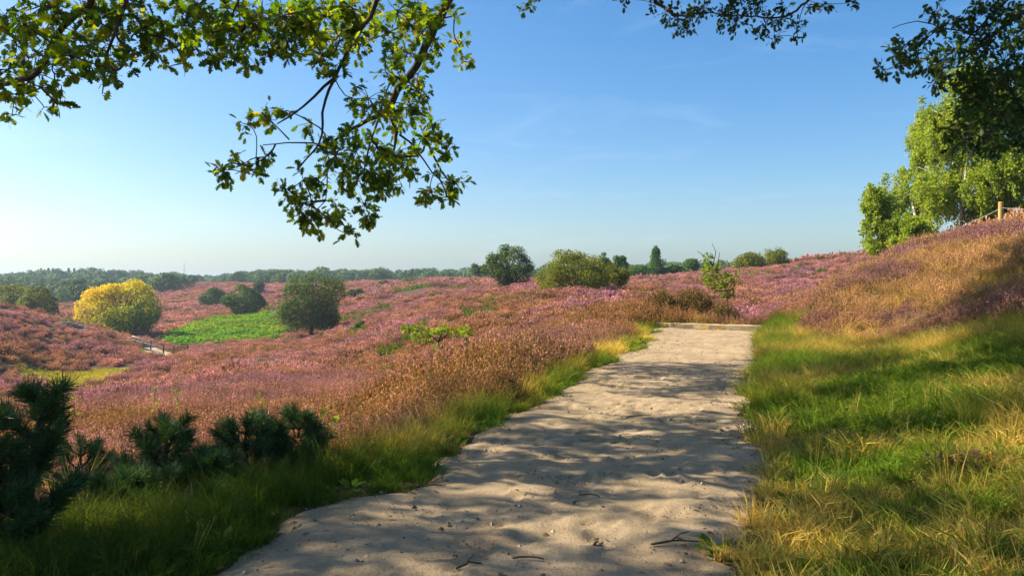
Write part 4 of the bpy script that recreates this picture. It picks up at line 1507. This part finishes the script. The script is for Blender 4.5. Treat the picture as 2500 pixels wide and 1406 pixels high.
# oak on the right bank: dark boughs at the right edge, twigs along the top
rc_ = np.random.default_rng(79)
CR = """2160,170,20 2190,165,25 2180,130,25 2210,140,20 2210,110,25 2260,95,25 2250,130,25 2290,30,25 2310,60,20 2350,50,30 2380,90,35 2260,170,25 2300,160,35 2330,120,30 2340,190,35
2290,195,25 2400,20,35 2450,30,40 2490,20,40 2430,80,35 2480,90,40 2400,140,40 2450,150,45 2490,160,45 2370,220,40 2420,210,45 2470,220,45 2490,260,40 2430,270,45 2380,280,40 2330,310,35
2300,325,20 2360,340,35 2410,320,40 2460,310,40 2490,330,30 2440,350,25 2420,365,15 2530,60,50 2540,130,50 2540,220,50 2540,300,45 2390,190,36 2350,260,30 2450,190,40 2400,250,40""".split()
CT = """1640,30,30 1680,50,25 1650,75,15 1720,20,30 1760,40,25 1800,50,30 1830,25,25 1870,60,25 1890,90,20 1945,75,22 1950,95,12 1920,20,20 1980,20,18 2020,10,15 2080,5,15 1290,8,22 1275,25,8
1850,90,13 1520,-2,14 1600,8,20 1700,25,22 1780,15,28 1850,10,28 1900,50,20""".split()
cl = []
for q in CR:
    u, v, r = map(float, q.split(','))
    Y = 12.6 + rc_.normal(0, .5)
    cl.append((*P(u, v, Y), max(r, 12) * Y / FPX * 1.15, (r / 35) ** 1.5 * rc_.uniform(1.2, 1.8), 1))
for q in CT:
    u, v, r = map(float, q.split(','))
    Y = 15.5 + rc_.normal(0, .4)
    cl.append((*P(u, v, Y), max(r, 10) * Y / FPX * 1.15, (r / 30) ** 1.5 * rc_.uniform(1.0, 1.5), 1))
TC = np.array((12.6, 12.4, 7.6))
fixedC = [
    (np.vstack([TC, (10.2, 12.6, 7.4), pline([(2560, 0), (2500, 28), (2451, 66), (2390, 117), (2340, 150)], (12.7, 12.5))]), (.10, .014)),
    (np.vstack([(10.2, 12.6, 7.4), pline([(2480, -20), (2432, 28), (2357, 99), (2300, 150), (2255, 172)], (12.8, 12.4))]), (.04, .008)),
    (pline([(2370, 85), (2338, 70), (2300, 75), (2272, 52), (2225, 52), (2178, 70)], (12.5, 12.3)), (.014, .005)),
    (np.vstack([TC - (0, 0, 1.6), pline([(2580, 290), (2500, 263), (2441, 239), (2404, 216), (2360, 230)], (12.6, 12.6))]), (.07, .012)),
    (pline([(2300, 150), (2250, 140), (2200, 150), (2160, 175)], (12.4, 12.3)), (.010, .004)),
    (np.vstack([TC + (0, 0, .8), (9.5, 14.5, 8.7), (7.2, 15.6, 8.0), pline([(2040, -40), (1972, 0), (1939, 33), (1901, 47), (1850, 42), (1800, 40), (1720, 30), (1650, 40)], (15.6, 15.4))]), (.08, .006)),
    (pline([(1972, 0), (1950, 40), (1945, 80)], (15.5, 15.5)), (.010, .005)),
]
canC[:, 4] *= .9
bc = (13.0, 12.2, h1(13.0, 12.2))
grow(rc_, bc, TC, np.vstack([np.array(cl), canC]), fixedC, 'oak_dark', .106, 62, OAK,
     'dark oak reaching in from the right edge above the birches')


# ------------------------------------------------------------------ pine saplings in the shade
def pine(u, Y, H, spreadw, label, seed, mat='needle', bias=(0, 0), lean=(0, 0), whorls=4, per=4, nd=340, tr=.03, loc=None, n_len=.095):
    rng = np.random.default_rng(seed)
    o = on(u, Y) if loc is None else loc
    root = thing('pine_sapling', o, label, 'sapling', 'pine saplings beside the path')
    b, g = Geo(), Geo()
    tp = np.array([(0, 0, -.15), (lean[0] * .3, lean[1] * .3, H * .35), (lean[0] * .7, lean[1] * .7, H * .7), (lean[0], lean[1], H)])
    b.tube(tp, [tr * 1.2, tr, tr * .6, tr * .2], 8)
    shoots = [(tp[2] * .4 + tp[3] * .6, tp[3] + np.array((0, 0, .03)))]
    for w in range(whorls):
        f = .12 + .80 * w / (whorls - 1)
        z = f * H
        st_ = np.array([np.interp(z, tp[:, 2], tp[:, 0]), np.interp(z, tp[:, 2], tp[:, 1]), z])
        t0 = rng.uniform(0, 6.28)
        for k in range(per):
            t = t0 + k * 6.283 / per + rng.normal(0, .25)
            L = spreadw * (1 - .62 * f) * rng.uniform(.7, 1.15)
            dr = np.array((math.cos(t) + bias[0], math.sin(t) + bias[1], rng.uniform(.35, .95)))
            dr /= np.linalg.norm(dr)
            e = st_ + dr * L + np.array((0, 0, .22 * L))
            m_ = st_ + dr * L * .5
            b.tube([st_, m_, e], [tr * .35, tr * .22, tr * .1], 5, False)
            shoots += [(m_, e)]
            for s in (.5, .78):
                for sg in (-1, 1):
                    p0 = st_ * (1 - s) + m_ * s * .6 + e * s * .4
                    p0 = st_ * (1 - s) ** 2 + 2 * m_ * s * (1 - s) + e * s * s
                    sd = np.cross(dr, (0, 0, 1)) * sg * .75 + dr * .7 + np.array((0, 0, .35)) + rng.normal(0, .15, 3)
                    p1 = p0 + unit(sd) * L * rng.uniform(.22, .42)
                    b.tube([p0, p1], [tr * .14, tr * .07], 4, False)
                    shoots.append((p0 * .8 + p1 * .2, p1))
    for a, e in shoots:
        a, e = np.array(a), np.array(e)
        L = np.linalg.norm(e - a)
        n = max(24, int(nd * .36 * L / .15))
        n = min(n, 620)
        s = rng.uniform(0, 1.04, n)
        ax = unit(e - a)
        rad = unit(np.cross(np.tile(ax, (n, 1)), rdirs(rng, n)))
        dirs = unit(rad * rng.uniform(.5, .95, n)[:, None] + ax * .75)
        pos = a + (e - a) * s[:, None]
        g.leaves(pos, dirs, rdirs(rng, n), n_len * rng.uniform(.75, 1.3, n), [(0, .016, 0), (.6, .019, .03), (1, 0, .0), (.6, -.019, .03), (0, -.016, 0)], np.clip(rng.normal(.45, .2, n) + rng.uniform(-.2, .2), 0, 1))
    link('trunk', b.mesh('trunk', M['pine_bark'], True), root)
    link('needles', g.mesh('needles', M[mat]), root)
    return root


pine(40, 4.75, 1.0, .42, 'largest pine sapling, dark, standing at the lower left corner', 401, bias=(-.1, 0), lean=(.10, .1), whorls=6, per=5, tr=.045)
pine(-40, 4.5, .85, .5, 'dark pine sapling cut by the left edge of the photo, beside the largest one', 402, lean=(-.05, 0), whorls=5, tr=.03)
pine(395, 6.4, .62, .42, 'dark pine sapling with a pointed top right of the bright one', 403, lean=(.02, .05), whorls=5)
pine(325, 5.9, .27, .36, 'low dark pine sapling in front of the pointed one', 404, whorls=4)
pine(170, 6.9, .58, .45, 'bright green sunlit pine sapling right of the largest dark one', 405, mat='needle_sunlit', lean=(.08, .05), whorls=5, n_len=.065)
pine(600, 6.8, .55, .40, 'dark pine sapling in the heather edge, right of the pointed one', 406, whorls=5)
pine(705, 7.1, .52, .42, 'dark pine sapling nearest to the sand path', 407, bias=(.15, 0), lean=(.1, 0), whorls=5)
pine(505, 6.3, .30, .36, 'low dark pine sapling between the pointed one and the pair by the path', 408, whorls=4)


# ------------------------------------------------------------------ young broad-leaved plants
def sapling(name, base, stems, clusters, leaf, mat, label, cat='sapling', nleaf=14, seed=0, group=None, sr=.012):
    rng = np.random.default_rng(seed)
    base = np.array(base, float)
    root = thing(name, base, label, cat, group)
    b, g = Geo(), Geo()
    tips = []
    for line in stems:
        line = np.array(line, float) - base
        b.tube(line, np.linspace(sr, sr * .35, len(line)), 6, False)
        tips += [line[0] + (line[-1] - line[0]) * s for s in np.linspace(.4, 1, 6)] + list(line)
    tips = np.array(tips)
    for c in clusters:
        q = np.array(c[:3]) - base
        j = tips[np.argmin(np.linalg.norm(tips - q, axis=1))]
        b.tube([j, (j + q) / 2 + (0, 0, .03), q], [sr * .4, sr * .3, sr * .2], 4, False)
        n = int(nleaf * rng.uniform(.7, 1.3))
        ax = unit(rng.normal(0, 1, (n, 3)) * np.array((1, 1, .5)))
        pos = q + ax * c[3] * rng.uniform(.2, .8, (n, 1)) * np.array((1, 1, .7))
        g.leaves(pos, ax + rng.normal(0, .3, (n, 3)), unit(rng.normal(0, .5, (n, 3)) + np.array((0, 0, .8))), leaf * rng.uniform(.6, 1.2, n), OAK, np.clip(rng.normal(.5, .28, n), 0, 1))
    link('stem', b.mesh('stem', M['twig_bark'], True), root)
    link('foliage', g.mesh('foliage', M[mat]), root)


Y = 22.5
b0 = on(1072, Y)
sapling('oak_sapling', b0, [[b0, P(1072, 870, Y), P(1070, 835, Y)], [P(1070, 835, Y), P(1052, 818, Y), P(1010, 805, Y - .2)], [P(1070, 835, Y), P(1095, 815, Y), P(1140, 812, Y + .2)],
        [P(1070, 835, Y), P(1080, 810, Y), P(1090, 798, Y)]],
        [(*P(u, v, Y + rb_.normal(0, .18)), .15) for u, v in ((995, 800), (1008, 808), (1022, 798), (1030, 815), (1045, 808), (1042, 830), (1060, 812), (1075, 806), (1088, 800), (1092, 812), (1105, 818), (1112, 806), (1122, 815), (1135, 805), (1142, 815), (1130, 824), (1068, 845))],
        .125, 'young_oak', 'flat-topped yellow green oak sapling standing in the heather', nleaf=24, seed=5, sr=.022)
Y = 27
b0 = on(1778, Y)
b0[2] = min(b0[2], P(1778, 735, Y)[2])
sapling('leafy_sapling', b0, [[b0, P(1775, 715, Y), P(1762, 680, Y), P(1735, 640, Y), P(1728, 622, Y)], [P(1770, 700, Y), P(1785, 685, Y), P(1798, 672, Y)],
        [P(1740, 650, Y), P(1748, 615, Y), P(1738, 594, Y)], [P(1745, 655, Y), P(1720, 625, Y), P(1702, 613, Y)], [P(1750, 660, Y), P(1755, 630, Y), P(1757, 615, Y)]],
        [(*P(u, v, Y + rb_.normal(0, .2)), .16) for u, v in ((1728, 628), (1730, 645), (1722, 660), (1738, 655), (1718, 678), (1732, 675), (1745, 668), (1755, 655), (1728, 690), (1742, 690), (1758, 680), (1768, 672), (1780, 680), (1795, 672), (1800, 690),
         (1785, 692), (1765, 697), (1752, 705), (1770, 710), (1782, 705), (1772, 722), (1785, 718), (1735, 700))],
        .12, 'young_oak', 'young broad-leaved sapling with thin bare shoots beyond the end of the path', nleaf=34, seed=6, sr=.018)
for k, (u, v, Y, h, lab) in enumerate(((372, 985, 15.5, .5, 'pale green seedling in the sunlit heather, the left one of a near pair'), (428, 975, 16, .42, 'pale green seedling in the sunlit heather, the right one of a near pair'),
                                       (628, 1010, 9.8, .42, 'yellow green seedling rising from the heather above the dark pine saplings'), (790, 1050, 8.6, .40, 'thin leaning seedling with a few green leaves near the path'),
                                       (935, 885, 21, .5, 'pale grey-green seedling in the purple heather left of the flat-topped sapling'), (175, 1005, 14.5, .4, 'pale yellowish seedling beside the top of the largest pine sapling'))):
    q = P(u, v, Y)
    b0 = np.array((q[0], q[1], min(h1(q[0], q[1]), q[2] - .1)))
    e = q + np.array((.05, 0, h * .6))
    sapling('seedling', b0, [[b0, (b0 + e) / 2 + (.02, 0, 0), e]], [(*(b0 * (1 - s) + e * s + rb_.normal(0, .04, 3)), .09) for s in (.6, .72, .85, .95)], .075, 'young_oak', lab, 'seedling', nleaf=6, seed=20 + k, sr=.006)


def stem_bush(name, u, Y, w, h, label, seed, mat='heath_bush', n=2600, z=None, wid=.012, cat='bush'):
    rng = np.random.default_rng(seed)
    o = on(u, Y)
    if z is not None:
        o[2] = z
    root = thing(name, o, label, cat)
    t = rng.uniform(0, 6.28, n)
    r = np.sqrt(rng.uniform(0, 1, n))
    base = np.stack([r * .3 * w * np.cos(t), r * .3 * w * np.sin(t), np.full(n, -.15)], 1)
    hh = h * (1 - .55 * r ** 2) * rng.uniform(.6, 1.08, n)
    tip = np.stack([r * .5 * w * np.cos(t), r * .5 * w * np.sin(t), hh], 1) + rng.normal(0, .05, (n, 3))
    mid = (base + tip) / 2 + np.stack([.1 * r * w * np.cos(t), .1 * r * w * np.sin(t), 0 * r], 1)
    v, f = strips(base, mid, tip, np.full(n, wid))
    g = Geo()
    lv = 6
    g.add(v, f, np.repeat(np.clip(rng.normal(.25, .15, n), 0, 1), 6))
    s = rng.uniform(.35, 1.05, (n, lv)).reshape(-1)
    k = np.repeat(np.arange(n), lv)
    pos = mid[k] + (tip[k] - mid[k]) * ((s - .3) / .7)[:, None] + rng.normal(0, .018, (n * lv, 3))
    g.leaves(pos, tip[k] - mid[k] + rng.normal(0, .35, (n * lv, 3)), rdirs(rng, n * lv), rng.uniform(.035, .07, n * lv), RHOMB, np.clip(s * .8 + rng.normal(-.05, .2, n * lv), 0, 1))
    link('stems', g.mesh('stems', M[mat]), root)


zb = .18
stem_bush('heath_bush', 1690, 27.6, 1.7, 1.35, 'brown heath bush behind the left part of the log, rusty fern in front of it', 501, z=zb + .05)
stem_bush('heath_bush', 1765, 26.4, 1.2, .85, 'olive brown heath bush right behind the middle of the log', 502, z=zb)
stem_bush('heath_bush', 1615, 27.2, 1.3, 1.1, 'tall brown heather bush left of the log, by the path end', 503, z=zb + .2)
stem_bush('rusty_fern', 1655, 26.0, 1.0, .58, 'withered rust red fern behind the left end of the log', 504, 'rust_fern', 700, z=zb + .05, wid=.03, cat='fern')

# ------------------------------------------------------------------ small things on the path and the grass
def zpath(x, y):
    return h1(x, y) + .03


for k, (u, v, L, a, side, lab) in enumerate((
        (1050, 1192, .26, .35, 1, 'forked dry twig lying on the sand near the left grass edge'), (1655, 1332, .34, .12, 1, 'dark crooked stick on the shaded sand by the right grass edge'),
        (1455, 1330, .15, 1.25, 0, 'short curved twig on a sunlit spot of sand near the bottom'), (1290, 1370, .18, -.1, 0, 'thin straight twig lying at the bottom middle of the path'),
        (1145, 1388, .16, .5, 1, 'small dark twig at the bottom left of the path'), (1440, 1215, .16, -.3, 0, 'thin twig in the middle of the dappled path'),
        (1560, 1020, .35, .4, 0, 'fine twig on the path in the farther dappled shade'))):
    q = gpt(u, v)
    z = zpath(q[0], q[1]) + .008
    rg = np.random.default_rng(600 + k)
    dr = np.array((math.cos(a), math.sin(a), 0))
    nr_ = np.array((-dr[1], dr[0], 0))
    pts = np.array([dr * L * (s - .5) + nr_ * L * .10 * rg.normal() * (1 - abs(2 * s - 1)) + np.array((0, 0, .012 * math.sin(s * 3.1))) for s in np.linspace(0, 1, 6)])
    g = Geo()
    g.tube(pts, np.linspace(.008, .004, 6), 6)
    if side:
        g.tube([pts[2], pts[2] + dr * L * .2 + nr_ * L * .16 + (0, 0, .02), pts[2] + dr * L * .4 + nr_ * L * .22 + (0, 0, .03)], [.005, .004, .003], 5)
    link('twig', g.mesh('twig', M['twig_bark'], True), None, lab, 'twig', 'twigs lying on the sand path', None, (q[0], q[1], z))

for k, (u, v, n, r_, lab) in enumerate(((2360, 1150, 34, .16, 'heap of curled brown oak leaves on the shaded grass at the right'), (2352, 1003, 16, .08, 'reddish brown withered leaf clump on the sunlit grass at the right'))):
    q = gpt(u, v)
    rg = np.random.default_rng(640 + k)
    g = Geo()
    pos = np.stack([rg.normal(0, r_ * .6, n), rg.normal(0, r_ * .6, n), rg.uniform(.03, .12, n)], 1)
    g.leaves(pos, rdirs(rg, n) * np.array((1, 1, .4)), rdirs(rg, n) + np.array((0, 0, .8)), rg.uniform(.05, .10, n), OAK * np.array((1, 1, 3)), rg.uniform(.2, .9, n))
    link('leaf_heap', g.mesh('leaf_heap', M['litter']), None, lab, 'leaves', None, 'stuff', (q[0], q[1], h1(q[0], q[1]) + .01))

rl_ = np.random.default_rng(91)
x, y = spread(rl_, 3.8, 24, 48, 42)
d = np.abs(pathd(x, y) + edge_wob(x, y)) - hw(y)
pr = np.where(d > 0, np.where(pathd(x, y) > 0, np.clip(.9 - d * .12, .2, .9), np.clip(.7 - d, 0, .7)), np.clip(.12 + d * .3 + .9 * np.exp(d / .22), .06, 1))
k = (rl_.uniform(size=len(x)) < pr) & (cover(x, y) != 0)
x, y = x[k], y[k]
n = len(x)
g = Geo()
g.leaves(np.stack([x, y, height(x, y) + .034], 1), rdirs(rl_, n) * np.array((1, 1, .15)), rdirs(rl_, n) * .5 + np.array((0, 0, 1)), rl_.uniform(.022, .065, n), OAKLITE * np.array((1, 1, 2)), rl_.uniform(0, 1, n))
link('leaf_litter', g.mesh('leaf_litter', M['litter']), label='dry brown leaves scattered on the grass and path edges', cat='leaf litter', kind='stuff')
x, y = spread(rl_, 3.8, 24, 130, 42)
k = cover(x, y) == 1
x, y = x[k], y[k]
n = len(x)
s = rl_.uniform(.003, .011, n) * np.where(rl_.uniform(size=n) < .06, 2.2, 1)
octa = np.array([(1, 0, 0), (0, 1, 0), (-1, 0, 0), (0, -1, 0), (0, 0, .8), (0, 0, -.5)])
V = np.stack([x, y, height(x, y) + .028], 1)[:, None] + octa[None] * s[:, None, None] * rl_.uniform(.6, 1.4, (n, 6, 1))
F = (np.arange(n)[:, None, None] * 6 + np.array([(0, 1, 4), (1, 2, 4), (2, 3, 4), (3, 0, 4), (1, 0, 5), (2, 1, 5), (3, 2, 5), (0, 3, 5)])[None]).reshape(-1, 3)
g = Geo()
g.add(V.reshape(-1, 3), F, np.repeat(rl_.uniform(0, .9, n), 6))
link('gravel', g.mesh('gravel', M['pebble']), label='small pebbles and crumbs lying on the sand path', cat='gravel', kind='stuff')

# ------------------------------------------------------------------ air
g = Geo()
V = np.array([(sx * 2700., sy * 2700., z) for sx in (-1, 1) for sy in (-1, 1) for z in (float(gz.min()) - 1.5, 46.)])
g.add(V, [(0, 1, 3, 2), (4, 6, 7, 5), (0, 4, 5, 1), (2, 3, 7, 6), (0, 2, 6, 4), (1, 5, 7, 3)])
m, nt = new_mat('haze')
pv = N_(nt, 'ShaderNodeVolumePrincipled')
pv.inputs['Color'].default_value = (.58, .78, 1, 1)
pv.inputs['Density'].default_value = .0004
pv.inputs['Anisotropy'].default_value = .5
nt.links.new(pv.outputs[0], N_(nt, 'ShaderNodeOutputMaterial').inputs['Volume'])
link('haze', g.mesh('haze', m), label='thin summer haze over the far woods', cat='haze', kind='stuff')
